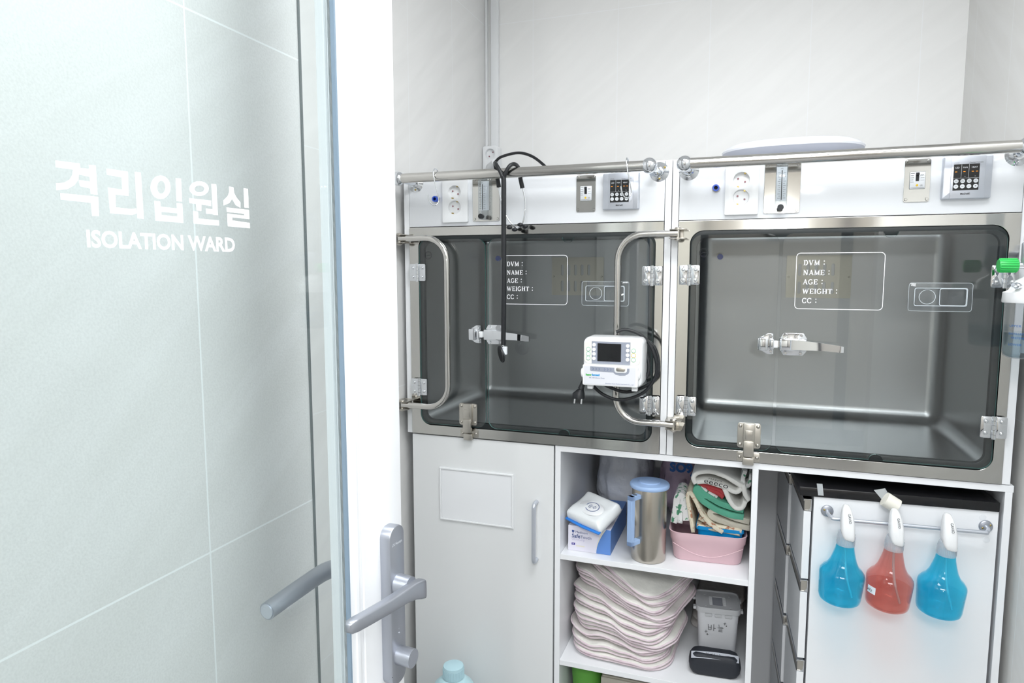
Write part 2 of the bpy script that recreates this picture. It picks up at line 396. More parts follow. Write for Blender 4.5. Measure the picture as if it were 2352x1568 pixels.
# ------------------------------------------------------------------ the open glass door (local x runs to the free edge, -y is the readable side)
DR = R(85.5)
d1 = bpy.data.objects.new('door_1', None); C.objects.link(d1); d1.location = (-.425, .762, 0); d1.rotation_euler = (0, 0, DR); struct(d1)
m = MB(); W = .88
m.prism([[(0, .01), (0, 2.1), (-W, 2.1), (-W, .01)], [(-.105, .115), (-.105, 1.995), (-W+.105, 1.995), (-W+.105, .115)]], .003, .028)
# raised flat of the frame, with a moulded lip towards the glass
m.prism([[(0, .01), (0, 2.1), (-W, 2.1), (-W, .01)], [(-.083, .093), (-.083, 2.017), (-W+.083, 2.017), (-W+.083, .093)]], 0, .004, bev=.0012)
m.prism([[(-.090, .1), (-.090, 2.01), (-W+.09, 2.01), (-W+.09, .1)], [(-.0975, .1075), (-.0975, 2.0025), (-W+.0975, 2.0025), (-W+.0975, .1075)]], .0005, .0035, bev=.001)
m.obj('door_frame', 'frame_white', d1, smooth=30)
m = MB(); m.prism([[(-.104, .114), (-.104, 1.996), (-W+.104, 1.996), (-W+.104, .114)], [(-.1075, .1175), (-.1075, 1.9925), (-W+.1075, 1.9925), (-W+.1075, .1175)]], .0035, .0088)
m.obj('glazing_gasket', 'seal_grey', d1, smooth=0, label='blue grey glazing gasket')
m = MB(); m.prism([[(-.105, .115), (-.105, 1.995), (-W+.105, 1.995), (-W+.105, .115)], [(-.110, .120), (-.110, 1.990), (-W+.110, 1.990), (-W+.110, .120)]], .016, .027, bev=.001)
m.obj('glazing_bead', 'frame_white', d1, smooth=0)
glass_panel('door_glass', [[(-.105, .115), (-.105, 1.995), (-W+.105, 1.995), (-W+.105, .115)]], .0085, .0145, 'glass_door', 'edge_green', d1, 'clear glass pane of the door')
HG = [[[(-4127,14375),(-3952,14378),(-3951,14348),(-3963,14302),(-3970,14261),(-4003,14218),(-4053,14186),(-4133,14168),(-4133,14217),(-4077,14227),(-4035,14253),(-4013,14290),(-4006,14328),(-4127,14328)]],[[(-3957,14347),(-3885,14349),(-3886,14292),(-3967,14299)]],[[(-3968,14259),(-3884,14256),(-3884,14207),(-3962,14215)]],[[(-3886,14379),(-3832,14381),(-3832,14167),(-3885,14168)]],[[(-4108,14152),(-3828,14152),(-3831,14010),(-3885,14008),(-3888,14103),(-4108,14106)]],[[(-3751,14370),(-3574,14369),(-3579,14183),(-3690,14184),(-3692,14087),(-3570,14084),(-3521,14092),(-3521,14054),(-3560,14038),(-3742,14039),(-3748,14230),(-3632,14226),(-3629,14319),(-3750,14324)]],[[(-3516,14376),(-3462,14377),(-3459,14015),(-3516,14017)]],[[(-3196,14292),(-3203,14261),(-3218,14233),(-3240,14209),(-3268,14193),(-3297,14186),(-3326,14188),(-3351,14199),(-3370,14218),(-3382,14243),(-3384,14271),(-3378,14301),(-3363,14329),(-3342,14352),(-3315,14369),(-3286,14377),(-3257,14376),(-3231,14366),(-3211,14347),(-3199,14321)],[(-3245,14287),(-3248,14270),(-3255,14255),(-3264,14242),(-3276,14233),(-3288,14230),(-3300,14231),(-3310,14237),(-3318,14248),(-3322,14262),(-3323,14278),(-3320,14294),(-3314,14310),(-3305,14322),(-3293,14331),(-3281,14335),(-3269,14334),(-3259,14328),(-3251,14317),(-3246,14303)]],[[(-3142,14374),(-3089,14375),(-3090,14184),(-3145,14184)]],[[(-3356,14167),(-3301,14166),(-3300,14125),(-3146,14123),(-3145,14168),(-3089,14167),(-3087,14007),(-3355,14008)],[(-3297,14084),(-3143,14083),(-3143,14056),(-3296,14058)]],[[(-2804,14324),(-2810,14303),(-2826,14284),(-2850,14267),(-2880,14255),(-2912,14249),(-2944,14249),(-2971,14255),(-2993,14266),(-3006,14282),(-3010,14301),(-3004,14321),(-2989,14340),(-2965,14357),(-2937,14369),(-2905,14376),(-2873,14376),(-2844,14371),(-2822,14359),(-2808,14343)],[(-2853,14316),(-2857,14306),(-2864,14297),(-2876,14289),(-2891,14283),(-2907,14280),(-2923,14279),(-2937,14282),(-2948,14288),(-2955,14295),(-2957,14304),(-2954,14314),(-2946,14323),(-2934,14331),(-2920,14337),(-2904,14340),(-2888,14341),(-2873,14338),(-2862,14333),(-2855,14325)]],[[(-3018,14221),(-2785,14221),(-2788,14173),(-2893,14178),(-2896,14121),(-2946,14122),(-2949,14178),(-3017,14179)]],[[(-2847,14148),(-2777,14146),(-2776,14104),(-2847,14104)]],[[(-2775,14369),(-2720,14370),(-2717,14098),(-2773,14099)]],[[(-2983,14114),(-2931,14113),(-2931,14055),(-2708,14053),(-2709,14007),(-2983,14007)]],[[(-2578,14367),(-2524,14366),(-2518,14312),(-2489,14272),(-2448,14237),(-2451,14186),(-2507,14205),(-2547,14258),(-2579,14219),(-2649,14190),(-2649,14235),(-2598,14277),(-2577,14319)]],[[(-2403,14371),(-2349,14370),(-2349,14194),(-2404,14194)]],[[(-2616,14176),(-2347,14175),(-2346,14089),(-2553,14091),(-2555,14064),(-2344,14054),(-2343,14004),(-2611,14007),(-2612,14122),(-2408,14118),(-2409,14134),(-2614,14136)]]]
m = MB()
for poly in HG: m.prism([[(a/1e4, b/1e4) for a, b in ring] for ring in poly], .0082, .0082)
text_mb(m, 'ISOLATION WARD', -.3938, 1.3774, h=.0132, width=.1400, y=.0081, bold=.03)
mat('vinyl_white', (250, 250, 255), .5)
m.obj('lettering', 'vinyl_white', d1, smooth=0, label='white lettering 격리입원실 ISOLATION WARD')
# handle set, readable side
hp = MB(); hp.prism([rrect(-.049, -.017, .832, 1.041, .0135, 8)], -.015, 0, bev=.002)
hp = hp.obj('handle_plate', 'grey_metal', d1, label='long satin grey handle plate')
m = MB()
m.box(-.0487, -.0173, -.0146, 0, .8805-.033, .8811-.033); m.obj('plate_seam', 'dark_trim', hp, smooth=0)
m = MB(); text_mb(m, 'LX Hausys', -.045, 1.0165, width=.022, y=-.0153); text_mb(m, 'o', -.034, .905, h=.0014, y=-.0153)
m.obj('plate_lettering', 'label_white', hp, smooth=0)
m = MB(); m.cyl((-.033, -.015, .965), (-.033, -.034, .965), .0135, .0125, 32)
def lever_sec(x, yc, zc, hh, th):
    o = []
    for k in range(16):
        a = 2*PI*k/16; ca, sa = math.cos(a), math.sin(a)
        o.append((x, yc+th*math.copysign(abs(ca)**.4, ca), zc+hh*math.copysign(abs(sa)**.32, sa)))
    return o
secs = [lever_sec(-.0135, -.039, .9565, .0105, .0055), lever_sec(-.015, -.039, .9560, .0128, .0070), lever_sec(-.024, -.039, .9585, .0125, .0072), lever_sec(-.036, -.0388, .9620, .0110, .0070), lever_sec(-.055, -.038, .9640, .0092, .0068),
        lever_sec(-.09, -.037, .9665, .0083, .0066), lever_sec(-.125, -.036, .9700, .0080, .0064), lever_sec(-.148, -.035, .9725, .0078, .0062), lever_sec(-.157, -.0345, .9733, .0068, .0056), lever_sec(-.160, -.0345, .9735, .004, .003)]
m.loft(secs); m.obj('lever', 'grey_metal', hp, smooth=50)
m = MB(); m.cyl((-.033, -.015, .8700), (-.033, -.036, .8700), .0122, .0118, 32); m.sph((-.033, -.0152, .9), .0016)
m.obj('thumb_turn', 'grey_metal', hp, smooth=50)
hb = MB(); hb.prism([rrect(-.046, -.016, .86, 1.06, .0135, 8)], .028, .040, bev=.0015)
hb = hb.obj('rear_handle_plate', 'grey_metal', d1)
m = MB(); m.tube([(-.031, .040, .968), (-.031, .062, .969), (-.034, .075, .970), (-.045, .082, .971), (-.065, .0835, .972), (-.11, .082, .971), (-.160, .080, .969)], [.0125, .0105], 20, smooth=5)
m.obj('rear_lever', 'grey_metal', hb, smooth=50)
m = MB(); m.cyl((-.1595, .080, .969), (-.1612, .080, .969), .0085); m.obj('lever_end_cap', 'silver_paint', hb)

# ------------------------------------------------------------------ cage units
def hinge(x, z, parent, yo=-.011):
    m = MB()
    m.prism([rrect(x-.0245, x-.0028, z-.0235, z+.0235, .004, 4)], yo-.0025, yo, bev=.0008)
    m.prism([rrect(x+.0028, x+.0245, z-.0235, z+.0235, .004, 4)], yo-.0025, yo, bev=.0008)
    for k in range(5): m.cyl((x, yo-.0035, z-.0250+k*.0101), (x, yo-.0035, z-.0250+k*.0101+.0095), .0046, n=16)
    for sx in (-.0145, .0145):
        for sz in (-.0125, .0125):
            m.cyl((x+sx, yo-.0025, z+sz), (x+sx, yo-.0032, z+sz), .0056, n=16); m.sph((x+sx, yo-.0034, z+sz), .0040, (1, .55, 1), 12)
    return m.obj('hinge', 'chrome', parent)
def socket_hole(m, x, z, r, y0, depth):
    m.cyl((x, y0+depth, z), (x, y0+depth+.0005, z), r, n=28)
    t = bmesh.new(); bmesh.ops.create_cone(t, cap_ends=False, segments=28, radius1=r, radius2=r*.93, depth=depth)
    q = Matrix.Rotation(R(-90), 4, 'X'); q.translation = (x, y0+depth/2, z); bmesh.ops.transform(t, matrix=q, verts=t.verts)
    bmesh.ops.reverse_faces(t, faces=t.faces); m.merge(t)
def make_cage(idx):
    left = idx == 0
    loc = (-.9072 if left else -.1770, 1.70, .9)
    lab = ['white and steel pet cage unit beside the left wall, behind the stethoscope', 'white and steel pet cage unit on the right, under the pet scale'][idx]
    r = thing('pet_cage', lab, 'pet cage', loc, 0, None)
    OZ = Vector((0, 0, -.9))
    def P(mb, name, mt, parent=r, smooth=40, label=None):
        return mb.obj(name, mt, parent, smooth, label, OZ)
    # carcass
    m = MB(); m.box(-.0155, 0, 0, .54, .9, 1.626, .0006); m.box(.6975, .713, 0, .54, .9, 1.626, .0006); m.box(0, .6975, .012, .54, 1.611, 1.626); m.box(0, .6975, .528, .54, .9, 1.611)
    m.box(0, .6975, .012, .53, .9, .905)
    P(m, 'carcass', 'white_lam', smooth=0)
    cp = P(MB().box(.0012, .6963, -.001, .014, 1.4812, 1.6255, .0008), 'control_panel', 'white_gloss')
    # steel bezel and gasket
    hole = rrect(.029, .6775, .927, 1.4560, .032, 10)
    m = MB().prism([rrect(.0012, .6963, .9006, 1.4792, .0015, 2), hole], -.0035, .006, bev=.0012)
    bz = P(m, 'bezel', 'steel_mirror', smooth=0)
    m = MB().prism([rrect(.0295, .677, .9275, 1.4555, .031, 10), rrect(.045, .6615, .943, 1.438, .022, 10)], -.0022, .010, bev=.002)
    P(m, 'gasket', 'gasket', smooth=30)
    # tub, rounded on all inner edges
    t = bmesh.new(); bmesh.ops.create_cube(t, size=1)
    x0, x1, y0, y1, z0, z1 = .022, .684, -.02, .50, .928, 1.475
    for v in t.verts: v.co = Vector((x0+(v.co.x+.5)*(x1-x0), y0+(v.co.y+.5)*(y1-y0), z0+(v.co.z+.5)*(z1-z0)))
    ed = [e for e in t.edges if not all(abs(v.co.y-y0) < 1e-5 for v in e.verts)]
    bmesh.ops.bevel(t, geom=ed, offset=.034, segments=6, profile=.5, affect='EDGES')
    bmesh.ops.bisect_plane(t, geom=t.verts[:]+t.edges[:]+t.faces[:], plane_co=(0, .010, 0), plane_no=(0, 1, 0), clear_inner=True)
    bmesh.ops.recalc_face_normals(t, faces=t.faces); bmesh.ops.reverse_faces(t, faces=t.faces)
    m = MB().merge(t); P(m, 'cage_interior', 'steel_tub', smooth=60)
    # vent plate with two rows of slots
    m = MB(); slots = [rrect(.300+i*.0225, .309+i*.0225, zc-.018, zc+.018, .0044, 4) for i in range(5) for zc in (1.310, 1.363)]
    m.prism([rrect(.268, .444, 1.280, 1.4055, .002, 2)]+slots, .4965, .499)
    for sx in (.2745, .438): m.screw(sx, .4965, 1.342, .003)
    P(m, 'vent_plate', 'beige_metal', smooth=30)
    m = MB(); m.cyl((.077, .488, 1.403), (.077, .5, 1.403), .0085); P(m, 'inner_air_port', 'blue_plastic')
    # glass doors
    glw = .0057
    dl = glass_panel('small_glass_door', [rrect(.0335, .2300, .9325, 1.4455, .024, 8)], -.0105, -.0045, 'glass_cage', 'edge_green', r, 'narrow left glass door of the cage')
    def notch(ring, cx, z, up):
        o = []
        for i, (a, b) in enumerate(ring):
            o.append((a, b)); nx = ring[(i+1) % len(ring)]
            if abs(b-z) < 1e-6 and abs(nx[1]-z) < 1e-6 and abs(nx[0]-a) > .1:
                s_ = 1 if nx[0] > a else -1
                o.append((cx-s_*.017, z))
                for k in range(11):
                    an = PI-PI*k/10; o.append((cx+s_*.0145*math.cos(an), z+(.0135 if up else -.0135)*math.sin(an)))
                o.append((cx+s_*.017, z))
        return o
    ring = rrect(.2375, .6735, .9325, 1.4455, .024, 8)
    ring = notch(ring, .457, 1.4455, False); ring = notch(ring, .451, .9325, True)
    dr = glass_panel('large_glass_door', [ring], -.0105, -.0045, 'glass_cage', 'edge_green', r, 'wide right glass door of the cage')
    for d in (dl, dr):
        d.data.transform(Matrix.Translation(OZ))
    for (x, z, d) in ((.030, 1.350, dl), (.030, 1.030, dl), (.6715, 1.348, dr), (.6715, 1.026, dr)):
        h = hinge(x, z+(.006 if left and x < .1 else 0), d); h.data.transform(Matrix.Translation(OZ))
    # latch: keeper on the small door, body and lever on the large one
    dx = -.0065 if left else 0
    m = MB()
    m.prism([[(.1905+dx, 1.178), (.1905+dx, 1.202), (.212+dx, 1.2145), (.224+dx, 1.2145), (.226+dx, 1.166), (.212+dx, 1.166)]], -.0145, -.0105, bev=.001)
    m.box(.1925+dx, .2135+dx, -.0245, -.0145, 1.1745, 1.2055, .003); m.box(.217+dx, .2265+dx, -.027, -.0145, 1.178, 1.203, .0025)
    for z in (1.2075, 1.1730): m.screw(.2195+dx, -.0145, z, .0036)
    P(m, 'latch_keeper', 'chrome', dl)
    m = MB(); m.box(.2235+dx, .2345+dx, -.026, -.016, 1.1825, 1.199, .0015); P(m, 'latch_roller', 'white_plastic', dl)
    m = MB()
    m.prism([[(.2400+dx, 1.2060), (.2470+dx, 1.2170), (.289+dx, 1.2170), (.297+dx, 1.2050), (.297+dx, 1.176), (.289+dx, 1.1650), (.2470+dx, 1.1650), (.2400+dx, 1.176)]], -.0145, -.0105, bev=.001)
    m.box(.237+dx, .296+dx, -.0265, -.0145, 1.1765, 1.2045, .003); m.box(.2345+dx, .240+dx, -.024, -.016, 1.184, 1.198)
    for z in (1.2115, 1.1700):
        for x in (.2520, .284): m.screw(x+dx, -.0145, z, .0036)
    P(m, 'latch_body', 'chrome', dr)
    m = MB(); m.loft([[(x+dx, y-hy, z-hz), (x+dx, y+hy, z-hz), (x+dx, y+hy, z+hz), (x+dx, y-hy, z+hz)] for x, y, z, hy, hz in ((.2600, -.030, 1.1915, .0035, .0115), (.270, -.031, 1.1915, .0045, .0115), (.33, -.036, 1.1890, .0045, .0085), (.362, -.040, 1.1860, .0045, .0075), (.3705, -.0395, 1.1850, .004, .0065))])
    P(m, 'latch_lever', 'chrome', dr, smooth=30)
    # toggle clasp at the foot of the small door
    cx = .1785
    m = MB()
    m.prism([rrect(cx-.0265, cx+.0265, .9375, .9985, .006, 4)], -.0125, -.0105, bev=.0006)
    m.box(cx-.0135, cx+.0135, -.0205, -.0125, .948, .9985, .002); m.box(cx-.012, cx+.012, -.0235, -.0125, .918, .956, .002)
    m.box(cx-.0085, cx+.0085, -.0215, -.0195, .960, .982, .0015)
    for sx in (-.020, .020):
        for z in (.9455, .9905): m.sph((cx+sx, -.0130, z), .0042, (1, .55, 1), 12)
    P(m, 'clasp', 'steel_brush', dl)
    m = MB()
    m.prism([rrect(cx-.0265, cx+.0265, .9015, .9245, .003, 3)], -.0055, -.0036, bev=.0005); m.box(cx-.0130, cx+.0130, -.0175, -.0055, .896, .914, .002)
    for sx in (-.020, .020): m.sph((cx+sx, -.006, .9130), .004, (1, .55, 1), 12)
    P(m, 'clasp_catch', 'steel_brush', bz)
    # printed card on the large door
    ox = .0095 if left else 0; yy = -.0109
    m = MB(); m.prism([rrect(.2668+ox, .4480+ox, 1.2725, 1.4008, .009, 6), rrect(.2682+ox, .4466+ox, 1.2739, 1.3994, .0078, 6)], yy, yy)
    for k, s_ in enumerate(('DVM :', 'NAME :', 'AGE :', 'WEIGHT :', 'CC :')):
        serif(m, s_, .2826+ox, 1.3715-k*.0213+(.001 if k == 0 else 0), .0118, yy)
    P(m, 'printed_form', 'vinyl_white', dr, smooth=0, label='white printed form DVM NAME AGE WEIGHT CC')
    m = MB(); m.prism([circ(.0625, 1.403, .0105), circ(.0625, 1.403, .0098)], yy, yy); m.prism([circ(.0625, 1.403, .0082), circ(.0625, 1.403, .0078)], yy, yy); stroke(m, [(.057, 1.402), (.068, 1.404)], .0008, yy)
    P(m, 'glass_stamp', 'ink_black', dl, smooth=0)
    # clear sliding port cover
    m = MB(); m.prism([rrect(.4960, .6160, 1.2725, 1.3340, .006, 5)], -.0135, -.0105, bev=.0008)
    m.prism([rrect(.5065, .6060, 1.2840, 1.3230, .004, 4), rrect(.5095, .6030, 1.2865, 1.3205, .003, 4)], -.0175, -.0135)
    m.box(.5550, .5575, -.0165, -.0135, 1.2865, 1.3205)
    P(m, 'port_cover', 'acrylic', dr)
    m = MB(); m.prism([circ(.5320, 1.3035, .0160), circ(.5320, 1.3035, .0150)], -.0138, -.0136)
    for rg in (rrect(.4960, .6160, 1.2725, 1.3340, .006, 5),): m.prism([rg, rrect(.4966, .6154, 1.2731, 1.3334, .0055, 5)], -.0137, -.0136)
    for (a, b, c, d) in ((.5065, .6060, 1.2840, 1.3230), (.5540, .6045, 1.2850, 1.3220)): m.prism([rrect(a, b, c, d, .004, 4), rrect(a+.0011, b-.0011, c+.0011, d-.0011, .0033, 4)], -.0178, -.0176)
    P(m, 'port_cover_edges', 'frost', dr, smooth=0)
    # --- fittings on the control panel
    m = MB(); m.prism([rrect(.1062, .1800, 1.4905, 1.6060, .003, 4), circ(.1420, 1.5700, .0183), circ(.1420, 1.5300, .0183)], -.0095, -.001, bev=.001)
    for z in (1.5700, 1.5300): socket_hole(m, .1420, z, .0183, -.0093, .008)
    ol = P(m, 'wall_socket', 'white_plastic', cp, label='double white power socket')
    m = MB()
    for z in (1.5700, 1.5300):
        for a in (-.0078, .0078): P(MB().cyl((.1420+a, -.0020, z-a*.5), (.1420+a, -.0028, z-a*.5), .0023, n=12), 'socket_contact', 'copper_dot', cp)
    m = MB()
    for z in (1.5700, 1.5300):
        for s_ in (1, -1): P(MB().box(.1420+s_*.0075-.002, .1420+s_*.0075+.002, -.0085, -.001, z+s_*.0155-.0018, z+s_*.0155+.0018), 'earth_clip', 'brass', cp, smooth=0)
    m = MB(); m.prism([rrect(.1922, .2695, 1.4915, 1.6060, .004, 4)], -.0035, -.001, bev=.0006)
    for x in (.1985, .2635):
        for z in (1.4975, 1.600): m.screw(x, -.0035, z, .0035)
    fm = P(m, 'flow_meter_plate', 'steel_mirror', cp, smooth=0)
    fx = .2290
    m = MB(); m.box(fx-.0125, fx+.0125, -.024, -.0035, 1.4950, 1.6090, .0015); P(m, 'flow_meter', 'clear_plastic', cp)
    m = MB(); m.box(fx-.0110, fx+.0110, -.0046, -.0036, 1.520, 1.596)
    P(m, 'scale_backing', 'label_white', cp)
    m = MB()
    for k in range(13):
        for s_ in (-1, 1): m.box(fx+s_*.0030-.0000, fx+s_*(.0085 if k % 2 == 0 else .0062), -.0243, -.0241, 1.5235+k*.0047, 1.5241+k*.0047)
    text_mb(m, 'mL', fx, 1.588, h=.0035, y=-.0243, align='C'); m.box(fx-.0009, fx+.0009, -.0245, -.0241, 1.520, 1.586)
    P(m, 'flow_scale', 'ink_black', cp, smooth=0)
    m = MB(); m.cyl((fx-.001, -.024, 1.5025), (fx-.001, -.036, 1.5025), .0062, .0068); P(m, 'flow_knob', 'black_rubber', cp)
    m = MB(); m.prism([rrect(.4768, .5262, 1.5080, 1.5990, .004, 4), rrect(.4870, .5168, 1.5355, 1.5720, .001, 2)], -.0035, -.001, bev=.0006)
    for x in (.4815, .5215):
        for z in (1.5135, 1.5935): m.screw(x, -.0035, z, .0034)
    P(m, 'breaker_plate', 'steel_mirror', cp, smooth=0)
    m = MB(); m.box(.4875, .5163, -.0055, -.001, 1.5360, 1.5715, .0006); P(m, 'circuit_breaker', 'label_white', cp)
    m = MB(); m.box(.4982, .5045, -.0062, -.0054, 1.5520, 1.5700); m.box(.4990, .5040, -.0130, -.0054, 1.5640, 1.5695, .001)
    text_mb(m, '20A', .5065, 1.5630, h=.0032, y=-.0057); text_mb(m, 'CE', .5070, 1.5410, h=.0030, y=-.0057)
    for k, ww in enumerate((.0075, .006, .0065, .0055, .006)): m.box(.4885, .4885+ww, -.0058, -.0056, 1.5680-k*.0045, 1.5688-k*.0045)
    for k in range(2): m.box(.5075, .5145, -.0058, -.0056, 1.5585-k*.005, 1.5590-k*.005)
    m.box(.489, .515, -.0058, -.0056, 1.5378, 1.5383)
    P(m, 'breaker_toggle', 'ink_black', cp, smooth=0)
    m = MB(); m.cyl((.5012, -.0055, 1.5430), (.5012, -.0075, 1.5430), .0023); P(m, 'test_button', 'yellow', cp)
    # controller
    m = MB(); m.prism([rrect(.5470, .6360, 1.5110, 1.5990, .0025, 4)], -.0150, -.001, bev=.003)
    m.box(.5610, .6230, -.0164, -.0145, 1.5115, 1.5985, .0006)
    P(m, 'controller', 'silver_paint', cp, label='silver cage controller')
    m = MB(); m.box(.5655, .6120, -.0170, -.0163, 1.5280, 1.5820); P(m, 'controller_display', 'black_gloss', cp, smooth=0)
    m = MB(); Y = -.0172
    for x in (.5795, .5930): m.box(x-.0002, x+.0002, Y, Y+.0001, 1.5535, 1.5815)
    m.box(.5660, .6115, Y, Y+.0001, 1.5530, 1.5534)
    for s_, x in (('LED', .5720), ('FAN', .5863), ('HEAT', .6030)): text_mb(m, s_, x, 1.5735, h=.0030, y=Y, align='C')
    for x in (.5865, .6050): text_mb(m, 'ON', x, 1.5560, h=.0012, y=Y, align='C')
    P(m, 'display_lettering', 'label_white', cp, smooth=0)
    m = MB()
    for x in (.5700, .5850, .6000, .6075): P(MB().box(x-.0019, x+.0019, Y, Y+.0002, 1.5660, 1.5668), 'led_digit', 'orange_led', cp, smooth=0)
    m = MB()
    for i in range(4):
        for z in (1.5470, 1.5360): P(MB().cyl((.5710+i*.0118, -.0170, z), (.5710+i*.0118, -.0178, z), .0043, n=20), 'controller_button', 'label_white', cp)
    m = MB(); Y = -.0179
    for s_, i, z in (('ALL', 3, 1.547), ('LED', 0, 1.536), ('FAN', 1, 1.536), ('HEAT', 2, 1.536)): text_mb(m, s_, .5710+i*.0118, z-.0008, h=.0015, y=Y, align='C')
    stroke(m, [(.5690, 1.5475), (.5710, 1.5460), (.5730, 1.5475)], .0005, Y); stroke(m, [(.5808, 1.5462), (.5828, 1.5478), (.5848, 1.5462)], .0005, Y)
    m.prism([circ(.5946, 1.547, .0015, 12), circ(.5946, 1.547, .0010, 12)], Y, Y); m.box(.6050, .6078, Y, Y+.0001, 1.5352, 1.5370)
    text_mb(m, 'MinDellE', .5888, 1.5190, h=.0036, y=-.0166, align='C', bold=.03); text_mb(m, 'UTM-20A', .5655, 1.5838, h=.0017, y=-.0166); text_mb(m, 'Chamber Controller', .5935, 1.5838, h=.0021, y=-.0166)
    P(m, 'controller_print', 'ink_black', cp, smooth=0)
    # air port
    m = MB(); m.prism([circ(.0857, 1.5540, .0098, 12)], -.0040, -.001, bev=.0006); P(m, 'port_nut', 'steel_brush', cp, smooth=30)
    m = MB(); m.lathe([(.0045, -.004), (.0045, .012), (.0075, .012), (.0080, .010), (.0080, -.004)], n=28, M=Matrix.Translation((.0857, -.004, 1.554)) @ Matrix.Rotation(R(90), 4, 'X'))
    P(m, 'air_port', 'blue_plastic', cp)
    m = MB(); m.cyl((.0857, -.0060, 1.554), (.0857, -.0055, 1.554), .0046); P(m, 'port_bore', 'dark_hole', cp)
    # hanging rail
    zr, yr = 1.6045, -.070
    xa, xb = (.006, .668) if left else (.018, .678)
    m = MB(); m.cyl((xa, yr, zr), (xb, yr, zr), .0125, n=32); rl = P(m, 'rail', 'steel_tube', label='polished steel hanging rail')
    for x in (xa, xb):
        fxx = .022 if x < .1 else .682
        m = MB(); m.sph((x, yr, zr), .0185, n=28); m.cyl((x, yr, zr), (fxx, -.004, zr-.006), .0085, .0085)
        m.lathe([(.0, .010), (.011, .010), (.014, .006), (.020, .0025), (.0235, .0), (.0235, -.001)], n=36, M=Matrix.Translation((fxx, -.001, zr-.006)) @ Matrix.Rotation(R(90), 4, 'X'))
        P(m, 'rail_bracket', 'chrome', rl, smooth=50)
        m = MB()
        for a in (35, 155, 275): P(MB().sph((fxx+.0165*math.cos(R(a)), -.0055, zr-.006+.0165*math.sin(R(a))), .0030, (1, .6, 1), 10), 'bracket_screw', 'brass' if left else 'chrome', rl)
    # swing bar: D-shaped steel tube on two pivots
    s_ = 1 if left else -1; px_ = -.010 if left else .004; L_ = .142; zt, zb = 1.4480, .9870; yb = -.040
    pts = [(px_, yb, zt), (px_+s_*.070, yb, zt)]
    rad = .062
    for k in range(9): a = R(90*k/8); pts.append((px_+s_*(L_-rad+rad*math.sin(a)), yb, zt-rad+rad*math.cos(a)))
    for k in range(9): a = R(90*k/8); pts.append((px_+s_*(L_-rad+rad*math.cos(a)), yb, zb+rad-rad*math.sin(a)))
    pts += [(px_+s_*.070, yb, zb), (px_, yb, zb)]
    sb = P(MB().tube(pts, .0082, 18), 'swing_bar', 'steel_tube', smooth=60, label='bent steel tube swing bar')
    for z in (zt, zb):
        m = MB()
        for dz in (-.0115, .0100): m.prism([rrect(-.026, .014, -.040-.009, .004, .006, 4)], -.0008, .0008, M=Matrix.Translation((px_+s_*.006, 0, z+dz)) @ Matrix(((s_, 0, 0, 0), (0, 0, 1, 0), (0, 1, 0, 0), (0, 0, 0, 1))))
        m.cyl((px_, yb, z-.018), (px_, yb, z+.015), .0042); m.sph((px_, yb, z+.0120), .0085, (1, 1, .45), 16); m.sph((px_, yb, z-.0140), .0085, (1, 1, .45), 16)
        m.box(px_-.008, px_+.010, -.0060, -.0036, z-.012, z+.012, .0008)
        P(m, 'pivot_bracket', 'steel_brush', sb)
    return r
mat('frost', (205, 214, 220), .4)
make_cage(0); make_cage(1)

# ------------------------------------------------------------------ more helpers
_cm = scene.camera.matrix_world.to_3x3()
def at(u, v, y):
    """photo pixel -> point on the plane at depth y"""
    d = _cm @ Vector(((u-1176)/1556.27, -(v-784)/1556.27, -1)); t = y/d.y
    return Vector((d.x*t, y, d.z*t+CAMZ))
def pillow(mb, outline, z, th, warp=None, n_in=5, M=None, edge=.9, lump=0.0, seed=0):
    """soft slab: closed plan outline (x,y), rounded rim, optional warp(Vector)->Vector"""
    cx = sum(p[0] for p in outline)/len(outline); cy = sum(p[1] for p in outline)/len(outline)
    prof = []
    for k in range(n_in): prof.append((.08+(edge-.08)*k/(n_in-1), -1))
    for a in (-60, -30, 0, 30, 60): prof.append((edge+(1-edge)*math.cos(R(a)), math.sin(R(a))))
    for k in range(n_in-1, -1, -1): prof.append((.08+(edge-.08)*k/(n_in-1), 1))
    secs = []
    for s, h in prof:
        ring = []
        for (x, y) in outline:
            p = Vector((cx+(x-cx)*s, cy+(y-cy)*s, z+h*th/2))
            if lump: p.z += lump*(noise.noise(Vector((p.x*22, p.y*22, seed+h)))) * (1 if h > 0 else .3)
            ring.append(warp(p) if warp else p)
        secs.append(ring)
    mb.loft(secs, M=M); return mb
def resamp(o, d):
    r_ = []
    for (x0, y0), (x1, y1) in zip(o, o[1:]+o[:1]):
        n = max(1, int(math.hypot(x1-x0, y1-y0)/d))
        r_ += [(x0+(x1-x0)*k/n, y0+(y1-y0)*k/n) for k in range(n)]
    return r_
def rot2(pts, a, c=(0, 0)):
    ca, sa = math.cos(a), math.sin(a)
    return [(c[0]+(x-c[0])*ca-(y-c[1])*sa, c[1]+(x-c[0])*sa+(y-c[1])*ca) for x, y in pts]
def ribbon(path, th, k=4):
    """outline of a thick folded strip along a path in x,z"""
    P = catmull([Vector((a, 0, b)) for a, b in path], k); L = []; Q = []
    for i, p in enumerate(P):
        d = (P[min(i+1, len(P)-1)]-P[max(i-1, 0)]).normalized(); nn = Vector((-d.z, 0, d.x))*th/2
        L.append((p.x+nn.x, p.z+nn.z)); Q.append((p.x-nn.x, p.z-nn.z))
    return L+Q[::-1]
mat('blue_pastel', (158, 186, 226), .45)
mat('inox', (190, 184, 174), .27, 1.0, aniso=.5)
mat('carton', (224, 222, 234), .5)
mat('carton_blue', (92, 136, 204), .5)
mat('carton_cream', (222, 218, 205), .5)
mat('print_navy', (70, 88, 140), .5)
mat('print_lilac', (196, 192, 218), .5)
mat('print_purple', (72, 60, 150), .5)
